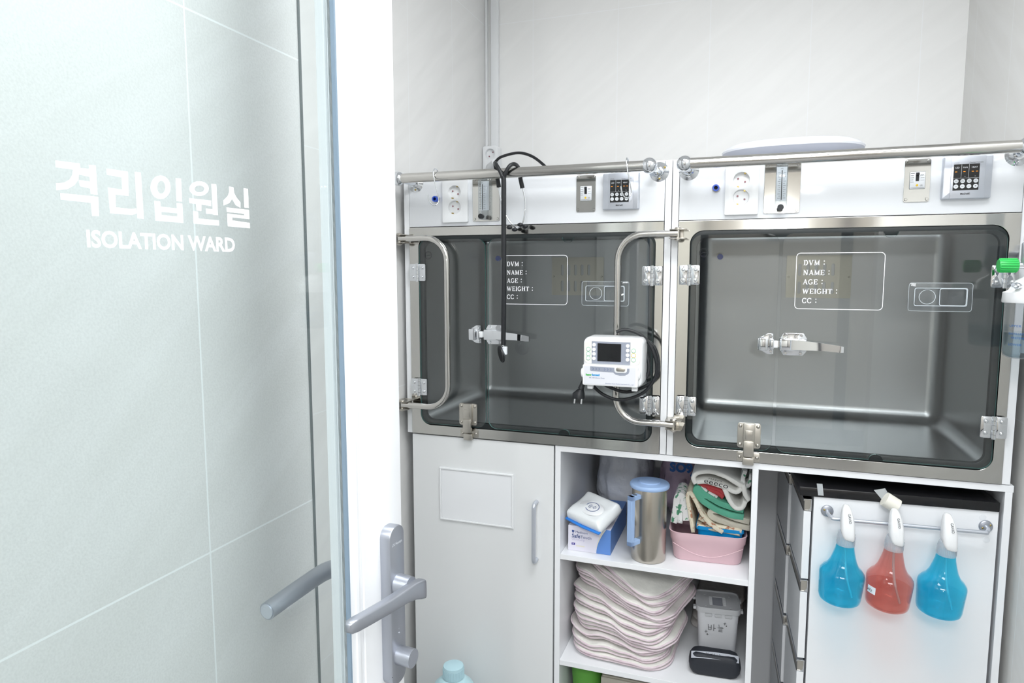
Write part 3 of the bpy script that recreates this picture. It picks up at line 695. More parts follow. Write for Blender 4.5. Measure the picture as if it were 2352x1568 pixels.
mat('wipes_white', (232, 236, 238), .25, bump=(60, .25, .003))
mat('wipes_blue', (40, 128, 220), .3)
mat('pink_plastic', (222, 188, 196), .5)
mat('blue_tray', (0, 140, 206), .4)
mat('quilt', (226, 225, 219), .9, bump=(55, .5, .004), noise_col=(18, (206, 205, 200), .4, .75))
mat('quilt_grey', (206, 202, 199), .9, bump=(55, .5, .004), noise_col=(18, (186, 180, 178), .4, .75))
mat('quilt_pink', (226, 213, 218), .9, bump=(90, .5, .003), noise_col=(30, (212, 192, 202), .4, .7))
mat('towel_green', (92, 168, 142), .95, bump=(400, .6, .002))
mat('towel_red', (176, 66, 70), .95, bump=(400, .6, .002))
mat('towel_cream', (196, 192, 178), .95, bump=(400, .6, .002))
mat('towel_brown', (88, 74, 60), .95, bump=(400, .6, .002))
mat('towel_leaf', (220, 220, 220), .9, bump=(200, .3, .002), noise_col=(70, (80, 140, 110), .56, .60))
mat('towel_floral', (214, 206, 186), .9, bump=(200, .3, .002), noise_col=(80, (170, 120, 94), .55, .62))
mat('towel_print', (226, 226, 222), .9, bump=(200, .3, .002))
mat('leaf_green', (86, 150, 70), .8)
mat('leaf_teal', (50, 120, 120), .8)
mat('box_plastic', (216, 218, 222), .4)
mat('box_lid', (192, 194, 197), .35)
mat('pouch_black', (30, 34, 42), .6, bump=(120, .3, .002))
mat('tape_grey', (172, 176, 184), .7, bump=(500, .4, .0005))
mat('granite', (18, 18, 21), .25, noise_col=(700, (55, 55, 62), .66, .76))
mat('bag_white', (206, 210, 218), .4, bump=(14, .7, .02))
mat('bag_pink', (178, 158, 176), .4, bump=(14, .7, .02))
mat('bag_blue', (30, 92, 160), .4)
mat('beige_card', (176, 172, 160), .7)
mat('green_plastic', (92, 160, 62), .5)
mat('orange_plastic', (220, 150, 50), .5)
mat('cyan_cap', (188, 222, 232), .35)
mat('cyan_bottle', (192, 226, 234), .3)
clear('cap_trans', (236, 240, 244), 1.45, .1, .35, (225, 230, 236))
clear('spray_blue', (142, 232, 248), 1.45, .0, .10, (20, 205, 240))
clear('spray_red', (246, 206, 200), 1.45, .0, .07, (235, 140, 130))
clear('liquid_blue', (236, 252, 255), 1.33, .0, 0)
clear('liquid_red', (253, 238, 235), 1.33, .0, 0)
clear('tape_clear', (225, 228, 232), 1.45, .2, .45)
mat('straw', (190, 224, 236), .4)
mat('tape_roll', (232, 230, 220), .6)
mat('inner_grey', (146, 149, 158), .5)
mat('scale_white', (232, 234, 240), .3)
mat('scale_grey', (190, 193, 204), .4)

# ------------------------------------------------------------------ lower cabinets
r = thing('storage_cabinet', 'white floor cabinet with a framed panel on its door, beneath the left cage', 'cabinet', (-.908, 1.70, 0))
OF = Vector((.908, -1.70, 0))
m = MB(); m.box(-.9075, -.8925, 1.7195, 2.24, .08, .8985); m.box(-.5020, -.4870, 1.7195, 2.24, .08, .8985); m.box(-.8925, -.5020, 1.7195, 2.24, .8835, .8985); m.box(-.8925, -.5020, 1.7195, 2.24, .08, .095); m.box(-.8925, -.5020, 2.225, 2.24, .095, .8835); m.box(-.9075, -.487, 1.75, 2.2, 0, .08)
m.obj('carcass', 'white_lam', r, 0, off=OF)
dr = MB().box(-.9083, -.4872, 1.701, 1.7185, .085, .8965, .0008).obj('cabinet_door', 'door_lam', r, 0, off=OF)
m = MB(); m.prism([[(-.8228, .8075), (-.6002, .8075), (-.6002, .6545), (-.8228, .6545)], [(-.8172, .8020), (-.6058, .8020), (-.6058, .6600), (-.8172, .6600)]], 1.6962, 1.7009, bev=.0015)
m.obj('panel_frame', 'white_plastic', dr, 20, off=OF)
MB().box(-.8170, -.6060, 1.6985, 1.7009, .6602, .8018, .0006).obj('inspection_panel', 'white_lam', dr, 0, off=OF)
m = MB(); x = -.5340; m.tube([(x, 1.700, .7380), (x, 1.684, .7385), (x, 1.6755, .7330), (x, 1.6735, .722), (x, 1.6735, .66), (x, 1.6735, .596), (x, 1.6755, .583), (x, 1.684, .5765), (x, 1.700, .577)], .0058, 14, smooth=5)
m.obj('handle', 'silver_paint', dr, 60, off=OF)

r = thing('open_shelf_cabinet', 'white open floor cabinet with shelves and a drawer bay, beneath the cages', 'cabinet', (-.48, 1.70, 0))
OF = Vector((.48, -1.70, 0))
m = MB()
m.box(-.4825, .5435, 1.70, 2.25, .8835, .8985, .0006); m.box(-.4825, -.4675, 1.70, 2.25, 0, .8835, .0006); m.box(.0125, .0265, 1.70, 2.25, 0, .8835, .0006); m.box(.5280, .5420, 1.70, 2.25, 0, .8835, .0006)
m.box(-.4675, .0125, 2.235, 2.25, 0, .8835); m.box(-.4675, .0125, 1.71, 2.235, .07, .085)
m.obj('carcass', 'white_lam', r, 0, off=OF)
MB().box(.0265, .528, 2.235, 2.25, 0, .8835).obj('back_panel', 'white_lam', r, 0, off=OF)
for z in (.5865, .2850): MB().box(-.4672, .0122, 1.7005, 2.2345, z, z+.0145, .0006).obj('shelf', 'white_lam', r, 0, off=OF)

# drawer unit with black top, turned a little in its bay; local x along the side panel, y into the bay
r = thing('drawer_cabinet', 'white drawer cabinet with black stone top, standing in the right bay', 'drawer cabinet', (.1495, 1.680, 0), R(3.6))
m = MB(); m.box(0, .372, 0, .012, .06, .837, .0006); m.box(.0005, .368, .012, .50, .06, .836)
m.obj('carcass', 'white_lam', r, 0)
m = MB(); m.box(-.033, .372, -.004, .50, .8375, .8590, .002); m.obj('stone_top', 'granite', r, 30)
for i, (yy0, yy1, xo) in enumerate(((.003, .235, 0), (.245, .49, -.006))):
    for k, zt in enumerate((.829, .6310, .4310, .2320)):
        zo = -.012*i
        dw = MB().box(-.0205+xo, -.0045, yy0, yy1, zt-.198+.0035+zo, zt-.0300+zo, .0008).obj('drawer', 'white_lam', r, 0)
        m = MB()
        x0, x1, z1 = -.0215+xo, -.0040, zt+zo; z0 = z1-.0290
        m.prism([[(x0, z1-.0015), (x0, z1), (x1, z1), (x1, z0), (x0, z0), (x0, z0+.0015), (x1-.008, z0+.002), (x1-.0035, z0+.006), (x1-.002, z0+.012), (x1-.0018, z1-.0018), (x0+.0015, z1-.0018), (x0+.0015, z1-.005), (x0, z1-.005)]], yy0, yy1)
        m.obj('pull_channel', 'chrome', dw, 0)
        MB().box(x0+.002, x1-.002, yy0+.0015, yy1-.002, z0+.002, z1-.002).obj('channel_back', 'steel_brush', dw, 0)
for (x, z) in ((.0190, .812), (.0370, .815), (.3420, .822), (.3520, .772)):
    MB().cyl((x, 0, z), (x, -.0006, z), .0068, n=24).obj('clear_bumper', 'white_gloss', r, 0)
rod = MB().tube([(.0290, -.002, .8060), (.0290, -.016, .8040), (.0360, -.0290, .8000), (.0500, -.0320, .7990), (.18, -.0320, .7990), (.325, -.0320, .7990), (.3400, -.0300, .7995), (.3480, -.016, .8010), (.3485, -.002, .8025)], .0042, 14, smooth=6).obj('hanging_rod', 'silver_paint', r, 60)
for x, z in ((.0290, .8060), (.3485, .8025)):
    fl = MB().lathe([(0, .004), (.0115, .004), (.0135, .0025), (.0138, 0)], n=28, M=Matrix.Translation((x, 0, z)) @ Matrix.Rotation(R(90), 4, 'X')).obj('rod_flange', 'grey_metal', rod, 50)
for x, z in ((.0225, .8085), (.0345, .8010), (.3565, .8065), (.3420, .7990)):
    MB().sph((x, -.0035, z), .0024, (1, .6, 1), 10).obj('flange_screw', 'brass', rod)
DM = Matrix.Translation((.1495, 1.680, 0)) @ Matrix.Rotation(R(3.6), 4, 'Z')
# tape
def on_panel(u, v, dy=0.0):
    p = at(u, v, 1.69); q = DM.inverted() @ p
    # slide along the view ray to local y = dy
    d = (p-Vector((0, 0, CAMZ))); a = DM.inverted() @ (Vector((0, 0, CAMZ))); dd = (DM.inverted().to_3x3() @ d)
    t = (dy-a.y)/dd.y; return a+dd*t
m = MB(); P0, P1, P2, P3 = (on_panel(*q, -.0048) for q in ((1876, 1110), (1889, 1111), (1892, 1138), (1879, 1137)))
m.prism([[(p.x, p.z) for p in (P0, P1, P2, P3)]], -.0052, -.0046)
o = m.obj('tape_strip', 'tape_clear', smooth=0); o.matrix_world = DM
tag(o, 'short clear tape strip stuck over the left end of the black top', 'tape')
r = thing('tape_roll', 'small roll of white tape dangling from clear tape on the black top', 'tape roll', tuple(DM @ on_panel(2046, 1154, -.022)))
a = at(2036, 1147, 1.65); b = at(2071, 1169, 1.65); ax = (b-a).normalized()*.0148
m = MB(); t = bmesh.new(); m.cyl(-ax, ax, .0165, n=32); m.cyl(-ax*1.01, -ax*.97, .0100); m.cyl(ax*.97, ax*1.01, .0100)
m.obj('roll', 'tape_roll', r, 40)
Q = [DM @ on_panel(*q, -.0052) for q in ((2007, 1125), (2033, 1121), (2040, 1133), (2034, 1146), (2024, 1145))]
L0 = r.location; m = MB()
t = bmesh.new(); vs2 = [t.verts.new(q-L0) for q in Q]; t.faces.new(vs2); e = bmesh.ops.extrude_face_region(t, geom=t.faces[:])
for v in e['geom']:
    if isinstance(v, bmesh.types.BMVert): v.co.y -= .0008
m.merge(t); m.obj('loose_tape_end', 'tape_clear', r, 0)

# ------------------------------------------------------------------ spray bottles on the rod
def spray(label, u, tint, liq, lvl, tilt, tag_label=False):
    p = at(u, 1232, 1.628)
    yb_ = 1.628+(p.x-.20)*.063; p = at(u, 1232, yb_); L = (p.x, yb_, .6215); r = thing('spray_bottle', label, 'spray bottle', L, 0, 'spray bottles hanging on the rod', rot=(R(2), R(tilt), R(0)))
    prof = [(0, .004), (.018, .003), (.024, .0), (.0405, .0), (.0432, .004), (.0445, .012), (.0470, .056), (.0470, .062), (.0455, .068), (.0400, .0755), (.0325, .083), (.0272, .094), (.0230, .108), (.0197, .122), (.0176, .137)]
    MB().lathe(prof, n=48).obj('bottle', tint, r, 60)
    ip = []
    for rr, z in prof:
        if z <= lvl: ip.append((max(0, rr-.0016), z+.0022))
    rl = ip[-1][0]-.001 if lvl > .06 else .0465
    ip += [(rl, lvl), (0, lvl)]
    MB().lathe(ip, n=48).obj('liquid', liq, r, 60)
    MB().tube([(0, -.002, .135), (.004, -.001, .09), (.012, 0, .05), (.026, .002, .008)], .0024, 10, smooth=5).obj('dip_tube', 'straw', r, 60)
    cp = MB(); cp.lathe([(.0, .161), (.0165, .161), (.0178, .158), (.0190, .136), (.0190, .131), (.0175, .130)], n=48)
    for k in range(36): a = 2*PI*k/36; cp.cyl((.0187*math.cos(a), .0187*math.sin(a), .134), (.0180*math.cos(a), .0180*math.sin(a), .152), .0007, n=6)
    cp.obj('collar', 'cap_trans', r, 50)
    m = MB(); secs = []
    for z, hx, y0, y1, xo in ((.147, .0095, -.0185, -.004, .005), (.150, .0120, -.0200, .006, .004), (.158, .0138, -.0205, .014, .002), (.172, .0146, -.0195, .016, .0), (.186, .0140, -.0165, .018, -.001), (.200, .0122, -.0125, .018, -.003), (.212, .0095, -.0080, .017, -.005), (.219, .0060, -.0030, .014, -.006), (.221, .0025, .002, .010, -.006)):
        ring = []
        for k in range(20):
            a = 2*PI*k/20; ca, sa = math.cos(a), math.sin(a)
            ring.append((xo+hx*math.copysign(abs(ca)**.55, ca), (y0+y1)/2+(y1-y0)/2*math.copysign(abs(sa)**.55, sa), z))
        secs.append(ring)
    m.loft(secs); m.obj('spray_head', 'white_plastic', r, 60)
    m = MB(); M_ = Matrix.Translation((-.0035, -.0125, .2065)) @ Matrix.Rotation(R(-17), 4, 'X') @ Matrix.Rotation(R(80), 4, 'Y')
    text_mb(m, 'GAVIO', 0, 0, h=.0052, width=.021, y=0, M=M_); m.obj('head_lettering', 'ink_black', r, 0)
    m = MB(); m.tube([(0, .012, .198), (0, .034, .198), (0, .042, .188), (0, .042, .168)], [.004, .0032], 10, smooth=4); m.obj('trigger', 'white_plastic', r, 60)
    if tag_label:
        lb = MB(); t = bmesh.new()
        for a0 in range(6):
            pass
        a = [R(204+4.2*k) for k in range(7)]
        V = [[t.verts.new((.0486*math.cos(x), .0486*math.sin(x), z)) for z in (.034, .050)] for x in a]
        for i in range(6): t.faces.new((V[i][0], V[i+1][0], V[i+1][1], V[i][1]))
        lb.merge(t); lb.obj('sticker', 'label_white', r, 60, label='small white sticker')
        m = MB(); an = R(212); M_ = Matrix.Translation((.0492*math.cos(an), .0492*math.sin(an), .038)) @ Matrix.Rotation(an+R(90), 4, 'Z')
        text_mb(m, 'VIO', -.007, 0, h=.006, y=-.0003, M=M_); m.obj('sticker_lettering', 'ink_black', r, 0)
    return r
spray('blue spray bottle at the left end of the rod, filled highest', 1934, 'spray_blue', 'liquid_blue', .070, 3.0)
spray('reddish pink spray bottle hanging in the middle of the rod', 2045, 'spray_red', 'liquid_red', .046, 3.0, True)
spray('blue spray bottle at the right end of the rod, half empty', 2166, 'spray_blue', 'liquid_blue', .046, 3.0)

# ------------------------------------------------------------------ middle shelf
r = thing('glove_box', 'white and blue cardboard glove box on the upper shelf, under the wipes', 'box', (-.396, 1.735, .6012))
m = MB(); m.box(-.0585, .0585, 0, .240, 0, .070, .0008); m.obj('carton', 'carton', r, 0)
m = MB(); arc = [(.0585, .0005), (.0585, .0695), (.046, .0695)]+[(.046-.026*math.sin(R(a)), .0695-.069*(a/90)**1.05) for a in range(10, 91, 10)]
m.prism([arc], -.0004, -.0002); m.box(-.0583, .0583, .170, .2395, .0700, .0703); m.box(.0585, .0588, .0005, .2395, .0005, .0695); m.obj('blue_print', 'carton_blue', r, 0)
m = MB(); m.prism([[(.046, .0695), (.0395, .0695)]+[(.0395-.021*math.sin(R(a)), .0695-.069*(a/90)**1.05) for a in range(10, 80, 10)]+[(.046-.026*math.sin(R(a)), .0695-.069*(a/90)**1.05) for a in range(70, 9, -10)]], -.0003, -.0001)
m.box(-.036, -.0125, -.0003, -.0001, .0125, .0165); m.obj('cream_print', 'carton_cream', r, 0)
m = MB(); text_mb(m, 'Medicom', -.0375, .0500, width=.033, y=-.0004); text_mb(m, 'Safe', -.048, .0365, width=.0235, y=-.0004, bold=.02); text_mb(m, 'Touch', -.0240, .0365, width=.030, y=-.0004)
m.prism([[(-.0480, .0575), (-.0415, .0575), (-.0415, .0530), (-.0448, .0495), (-.0480, .0530)]], -.0004, -.0003); m.obj('print', 'print_navy', r, 0)
m = MB(); text_mb(m, 'UltraGrip', -.048, .0275, width=.036, y=-.0004); m.obj('pale_print', 'print_lilac', r, 0)
m = MB(); m.box(-.0485, -.0390, -.0004, -.0002, .0160, .0220); m.box(.036, .046, .018, .024, .0702, .0704); m.obj('size_mark', 'print_purple', r, 0)
m = MB(); text_mb(m, 'M', -.0458, .0172, h=.0036, y=-.0006); m.obj('size_letter', 'label_white', r, 0)
r = thing('wet_wipes_pack', 'white pack of wet wipes with blue edge, lying tilted on the glove box', 'wipes pack', (-.3905, 1.752, .7055), 0, None, rot=(R(26), R(4), R(-28)))
out = resamp(rrect(-.060, .060, -.044, .054, .007, 5), .008)
m = MB(); pillow(m, out, 0, .040, edge=.78, lump=.009, n_in=8); m.obj('wrapper', 'wipes_white', r, 60)
m = MB(); m.loft([[(-.0595, -.044+yy, -.004+zz) for yy, zz in ((-.006, -.001), (.004, 0), (.004, .001), (-.006, .003))], [(0, -.046+yy, -.0075+zz) for yy, zz in ((-.006, -.001), (.004, 0), (.004, .001), (-.006, .003))], [(.060, -.045+yy, -.006+zz) for yy, zz in ((-.006, -.001), (.004, 0), (.004, .001), (-.006, .003))]])
m.obj('blue_seam', 'wipes_blue', r, 40)
m = MB(); m.lathe([(0, .0022), (.040, .0022), (.043, 0)], c=(0, 0, .0195), n=36, sx=.95, sy=.58); lid = m.obj('lid', 'white_plastic', r, 50)
m = MB(); m.prism([[(a*1.3, b) for a, b in circ(0, 0, .0165)], [(a*1.3, b) for a, b in circ(0, 0, .0150)]], -.0003, 0, M=Matrix.Translation((.003, .003, .0220)) @ Matrix.Rotation(R(-90), 4, 'X')); 
text_mb(m, '순수', .003, -.003, h=.013, align='C', M=Matrix.Translation((0, 0, .0225)) @ Matrix.Rotation(R(-90), 4, 'X')); m.obj('lid_print', 'print_navy', lid, 0)

r = thing('water_jug', 'tall stainless steel jug with pale blue lid and handle on the upper shelf', 'jug', (-.2400, 1.7560, .6012))
m = MB(); m.lathe([(0, 0), (.0425, 0), (.0445, .0025), (.0450, .006), (.0450, .192), (.0440, .1945), (0, .1945)], n=56); m.obj('body', 'inox', r, 60)
m = MB(); m.lathe([(.040, .193), (.0500, .1945), (.0515, .197), (.0515, .2025), (.0495, .2055), (.0300, .2075), (0, .2075)], n=56); m.lathe([(.0285, .2070), (.0275, .2100), (.020, .2108), (0, .2110)], n=40)
m.obj('lid', 'blue_pastel', r, 50)
HM = Matrix.Rotation(R(-121), 4, 'Z')
m = MB(); pts = [(.040, 0, .178), (.0760, 0, .178)]
m.box(.0665, .0790, -.0078, .0078, .052, .1840, .0012, M=HM); m.box(.040, .0790, -.0078, .0078, .172, .1840, .0012, M=HM); m.box(.040, .0790, -.0078, .0078, .052, .0640, .0012, M=HM)
h = m.obj('handle', 'blue_pastel', r, 20)
MB().cyl((.058, 0, .1835), (.058, 0, .1843), .0055, M=HM).obj('handle_screw', 'steel_brush', h)

r = thing('storage_basket', 'pink plastic basket holding towels on the upper shelf', 'basket', (-.0900, 1.765, .6012), R(4))
def rr3(hx, hy, z, rad, cy=.10): return [(a, b+cy, z) for a, b in rrect(-hx, hx, -hy, hy, rad, 7)]
m = MB(); m.loft([rr3(.078, .083, .003, .02), rr3(.083, .088, .0, .024), rr3(.086, .091, .004, .026), rr3(.0925, .098, .052, .028), rr3(.0950, .1005, .0545, .029), rr3(.0970, .1025, .074, .030), rr3(.0985, .104, .078, .030), rr3(.0960, .1015, .0785, .029), rr3(.0935, .099, .074, .028), rr3(.0835, .088, .006, .024)])
bsk = m.obj('basket_body', 'pink_plastic', r, 50)
m = MB(); m.tube([(-.0870+.0058*k, -.0005-.0012*(1-abs(k-15)/15), .050-.030*math.sin(PI*k/30)) for k in range(31)], .0009, 6)
m.obj('embossed_wave', 'pink_plastic', bsk)
r = thing('blue_tray', 'bright blue plastic tray inside the pink basket under the towels', 'tray', (-.0620, 1.787, .6490))
m = MB(); m.loft([[(a, b+.08, z) for a, b in rrect(-hx, hx, -.018-hx, hx-.01, .012, 5)] for hx, z in ((.054, 0), (.057, .034), (.0605, .034), (.0605, .043), (.0565, .043), (.053, .004))]); m.obj('tray_body', 'blue_tray', r, 25)

def towel(name, label, mt, paths, y0, y1, th, group='folded towels in the pink basket', extra=None):
    """paths are pixel paths of the front edge"""
    c = at(*paths[0][len(paths[0])//2], y0)
    r = thing(name, label, 'towel', (c.x, y0, c.z-.02), 0, group)
    for path in paths:
        P = [at(u, v, y0) for u, v in path]
        m = MB(); m.prism([ribbon([(p.x-c.x, p.z-c.z+.02) for p in P], th)], 0, y1-y0, bev=th*.40)
        for v in m.bm.verts:
            v.co += Vector((0, 1, 0))*0.006*noise.noise(Vector((v.co.x*30, v.co.y*6, v.co.z*30+y0*9)))+Vector((0, 0, 1))*.004*noise.noise(Vector((v.co.x*14, v.co.y*25, 3.3)))
            v.co.x = min(v.co.x, .0112-c.x); v.co.z = min(v.co.z, .8825-c.z+.02)
        m.obj('cloth', mt, r, 70)
    if extra: extra(r, c)
    return r
towel('folded_towel', 'white towel with teal leaf sprigs standing at the left of the basket', 'towel_leaf', [[(1547, 1200), (1552, 1165), (1556, 1140), (1566, 1140), (1573, 1160), (1576, 1195)], [(1560, 1202), (1563, 1170), (1567, 1150)]], 1.790, 1.88, .016)
towel('folded_towel', 'thin cream floral cloth leaning beside the leaf sprig towel', 'towel_floral', [[(1592, 1222), (1585, 1180), (1579, 1140), (1586, 1132), (1597, 1150), (1612, 1180), (1632, 1204), (1660, 1222)]], 1.782, 1.90, .009)
towel('folded_towel', 'cream floral cloth with peach flowers lying flat in the basket', 'towel_floral', [[(1600, 1208), (1625, 1212), (1660, 1221), (1700, 1228)], [(1606, 1190), (1630, 1205), (1665, 1214), (1704, 1221)]], 1.790, 1.91, .010)
towel('folded_towel', 'folded beige grey towel under the green towel', 'towel_cream', [[(1722, 1212), (1690, 1206), (1655, 1196), (1634, 1186), (1632, 1176), (1648, 1174), (1680, 1186), (1722, 1198)]], 1.795, 1.95, .014)
towel('folded_towel', 'soft green folded towel in the middle of the pile', 'towel_green', [[(1708, 1188), (1672, 1180), (1640, 1168), (1612, 1148), (1599, 1130), (1602, 1122), (1622, 1138), (1660, 1158), (1708, 1172)]], 1.790, 1.95, .015)
towel('folded_towel', 'small grey green patterned cloth tucked over the green towel', 'towel_leaf', [[(1600, 1119), (1616, 1126), (1634, 1138), (1646, 1146)]], 1.793, 1.93, .011)
towel('folded_towel', 'dull red cloth under the white printed towel', 'towel_red', [[(1602, 1112), (1625, 1116), (1650, 1124), (1664, 1136)], [(1622, 1122), (1645, 1132), (1662, 1144)]], 1.800, 1.95, .013)
def printed(r, c):
    m = MB()
    P = [at(u, v, 1.772) for u, v in ((1617, 1099), (1660, 1110))]
    ang = math.atan2(P[1].z-P[0].z, P[1].x-P[0].x)
    M_ = Matrix.Translation((P[0].x-c.x, -.0125, P[0].z-c.z+.010)) @ Matrix.Rotation(-ang, 4, 'Y')
    text_mb(m, 'eeeco', 0, 0, h=.009, width=.060, M=M_)
    text_mb(m, 'HAPPY', .010, .0125, h=.004, width=.034, M=M_)
    m.obj('black_print', 'ink_black', r, 0)
towel('folded_towel', 'white towel with black lettering draped on top of the pile', 'towel_print', [[(1598, 1112), (1592, 1098), (1602, 1086), (1630, 1084), (1668, 1096), (1706, 1118)], [(1600, 1108), (1625, 1108), (1662, 1120), (1690, 1130), (1704, 1120)], [(1664, 1124), (1676, 1150), (1690, 1166), (1704, 1166), (1712, 1150)], [(1706, 1112), (1712, 1135), (1722, 1150)]], 1.782, 1.93, .012, extra=printed)
towel('folded_towel', 'dark brown folded towel at the very top under the cabinet board', 'towel_brown', [[(1618, 1084), (1650, 1086), (1690, 1095), (1697, 1103), (1690, 1108), (1650, 1096), (1620, 1092)]], 1.845, 2.0, .010)
towel('folded_towel', 'white towel with black loops squeezed against the divider, top right', 'towel_leaf', [[(1712, 1082), (1706, 1100), (1710, 1118), (1722, 1112), (1726, 1090)]], 1.80, 1.93, .010)

def bag(name, label, mt, c, sx, sy, sz, seed, extra=None):
    r = thing(name, label, 'bag', (c[0], c[1], .6012))
    t = bmesh.new(); bmesh.ops.create_uvsphere(t, u_segments=48, v_segments=32, radius=1)
    for v in t.verts:
        p = v.co.copy(); n_ = noise.fractal(p*2.2+Vector((seed, 0, 0)), 1.0, 2.0, 4)*.16+noise.noise(Vector((math.atan2(p.y, p.x)*3, p.z*1.2, seed)))*.08
        q = Vector((math.copysign(abs(p.x)**.75, p.x), math.copysign(abs(p.y)**.75, p.y), math.copysign(abs(p.z)**.7, p.z)))*(1+n_)
        v.co = Vector((q.x*sx, q.y*sy, max(0, sz+q.z*sz)))
    m = MB().merge(t); m.obj('film', mt, r, 60)
    if extra: extra(r)
bag('plastic_bag', 'bulging white plastic bag at the back of the upper shelf, behind the glove box', 'bag_white', (-.365, 2.085), .080, .09, .122, 3)
def blue_print(r):
    m = MB(); M_ = Matrix.Translation((-.020, -.100, .185))
    text_mb(m, 'SO9', -.045, -.015, h=.030, M=M_, bold=.05); m.prism([circ(.0, .045, .022, 14)], 0, .0003, M=M_); m.prism([circ(-.03, .04, .014, 5)], 0, .0003, M=M_); m.prism([circ(.03, -.02, .016, 6)], 0, .0003, M=M_)
    m.obj('blue_print', 'bag_blue', r, 0)
bag('plastic_bag', 'pinkish plastic bag with blue print behind the steel jug', 'bag_pink', (-.150, 2.09), .098, .08, .122, 8, blue_print)

# ------------------------------------------------------------------ lower shelf: quilted pads
ordn = ['topmost', 'second from the top', 'third from the top', 'fourth from the top', 'fifth from the top', 'sixth from the top', 'seventh from the top', 'eighth from the top', 'sixth from the bottom', 'fifth from the bottom', 'fourth from the bottom', 'third from the bottom', 'second from the bottom', 'bottom one']
NP = 11; ordn = ordn[:6]+ordn[9:] ; Z0 = .2998
def warp(p, sd=0):
    t = max(0, min(1, (p.x+.45)/.27)); t = t*t*(3-2*t); f = max(0, min(1, (1.90-p.y)/.20))
    k = 1-(.33*t*(.35+.65*f)); w_ = .0035*math.sin(p.x*38+p.z*21)+.002*math.sin(p.x*90+p.z*60)
    nz = noise.noise(Vector((p.x*15, p.y*15, p.z*9)))*.0045
    nx = noise.noise(Vector((p.z*45, p.y*14, 3.1)))*.005
    return Vector((p.x+nx, p.y+nx, Z0+(p.z-Z0)*k+(w_+nz)*min(1, (p.z-Z0)/.05)))
rp = random.Random(11)
for i in range(NP):
    f = i/(NP-1); st = .276/NP; zc = Z0+.0012+st*(i+.5)
    a = R(-3-(26*max(0, f-.35)/.65)+rp.uniform(-6, 6)); wx = .272+.018*f+rp.uniform(-.01, .008); wy = .24
    xl = -.4610+rp.uniform(0, .014); yf = 1.716+rp.uniform(0, .012)+.012*f
    base = resamp(rrect(0, wx, 0, wy, .070, 10), .011)
    # rotate about the front right corner so the left end sits further back
    pts = rot2(base, a, (wx, 0)); mx = min(p[0] for p in pts); my = min(p[1] for p in pts)
    pts = [(p[0]-mx+xl, p[1]-my+yf) for p in pts]
    gr = i % 5 == 2
    r = thing('quilted_pad', 'white quilted pad with pink edging, %s of the tall folded stack' % ordn[NP-1-i], 'quilted pad', (xl+wx/2, yf+.1, zc-st/2), 0, 'quilted pads stacked on the lower shelf')
    off = -Vector(r.location)
    for kk, dz in enumerate((-st*.25, st*.25)):
        inset = .0 if kk else rp.uniform(.0, .008)
        pp = [(x+inset*.5, y+inset) for x, y in pts]
        m = MB(); pillow(m, pp, zc+dz, st*.43, (lambda p, i=i: warp(p, i)), edge=.95, n_in=12, lump=.0003, seed=i*2+kk); m.obj('quilt_layer', 'quilt_grey' if gr else 'quilt', r, 70, off=off)
        m = MB(); m.tube([warp(Vector((x, y, zc+dz)), i) for x, y in pp], .0030, 8, closed=True, flat=.8); m.obj('binding', 'quilt_pink', r, 70, off=off, label='pink edge binding')
for i in range(5):
    zc = Z0+.001+.021*(i+.5); x0 = -.145+.004*i
    r = thing('folded_pad', 'grey folded pad behind the white container, %s' % ['lowest', 'second from below', 'third from below', 'fourth from below', 'topmost'][i], 'quilted pad', (x0+.07, 2.07, zc-.01), 0, 'grey pads behind the container')
    m = MB(); pillow(m, resamp(rrect(x0, x0+.135, 1.985+.004*i, 2.20, .03, 6), .012), zc, .0185, edge=.9, lump=.0005, seed=30+i); m.obj('quilt_layer', 'quilt_grey', r, 70, off=-Vector(r.location))

r = thing('sharps_container', 'white plastic container with perforated lid and handwritten 바늘', 'container', (-.0600, 1.838, .2998), R(6))
def sec(hx, hy, z, rad): return [(a, b+.05, z) for a, b in rrect(-hx, hx, -hy, hy, rad, 6)]
m = MB(); m.loft([sec(.043, .040, .0015, .012), sec(.0455, .0425, 0, .014), sec(.0475, .0445, .004, .015), sec(.0545, .0510, .136, .017), sec(.0545, .0510, .138, .017)]); m.obj('container_body', 'box_plastic', r, 50)
holes = [rrect(a, a+.006, b, b+.009, .002, 3) for a, b in ((-.036, -.040), (.030, -.040), (-.036, .026), (.030, .026))]
M_ = Matrix.Translation((0, .05, 0)) @ Matrix(((1, 0, 0, 0), (0, 0, 1, 0), (0, 1, 0, 0), (0, 0, 0, 1)))
m = MB(); m.prism([rrect(-.0575, .0575, -.054, .054, .016, 7)]+holes+[rrect(-.013, .013, -.026, .026, .003, 3)], .143, .1465, M=M_)
m.prism([rrect(-.0580, .0580, -.0545, .0545, .016, 7), rrect(-.0555, .0555, -.052, .052, .015, 7)], .136, .151, M=M_)
for x in (-.026, .0, .026): m.box(x-.009, x+.009, -.0075, -.0045, .128, .136, .001)
for x in (-.061, .061):
    for yy in (.022, .078): m.box(x-.0045, x+.0045, yy-.007, yy+.007, .134, .142, .001)
for s_ in (-1, 1):
    for k in range(9): m.box(min(s_*.0145, s_*.022), max(s_*.0145, s_*.022), .026+k*.0055, .0275+k*.0055, .1465, .1485)
m.obj('lid', 'box_lid', r, 20)
MB().box(-.0128, .0128, .0245, .0755, .1430, .1445).obj('lid_flap', 'inner_grey', r, 0)
m = MB(); yy = -.0006; sl = Matrix.Translation((0, .0038, .0)) @ Matrix.Rotation(R(3), 4, 'X')
def hw(pts): stroke(m, pts, .0011, yy, M=sl)
X0, Zt = -.026, .104
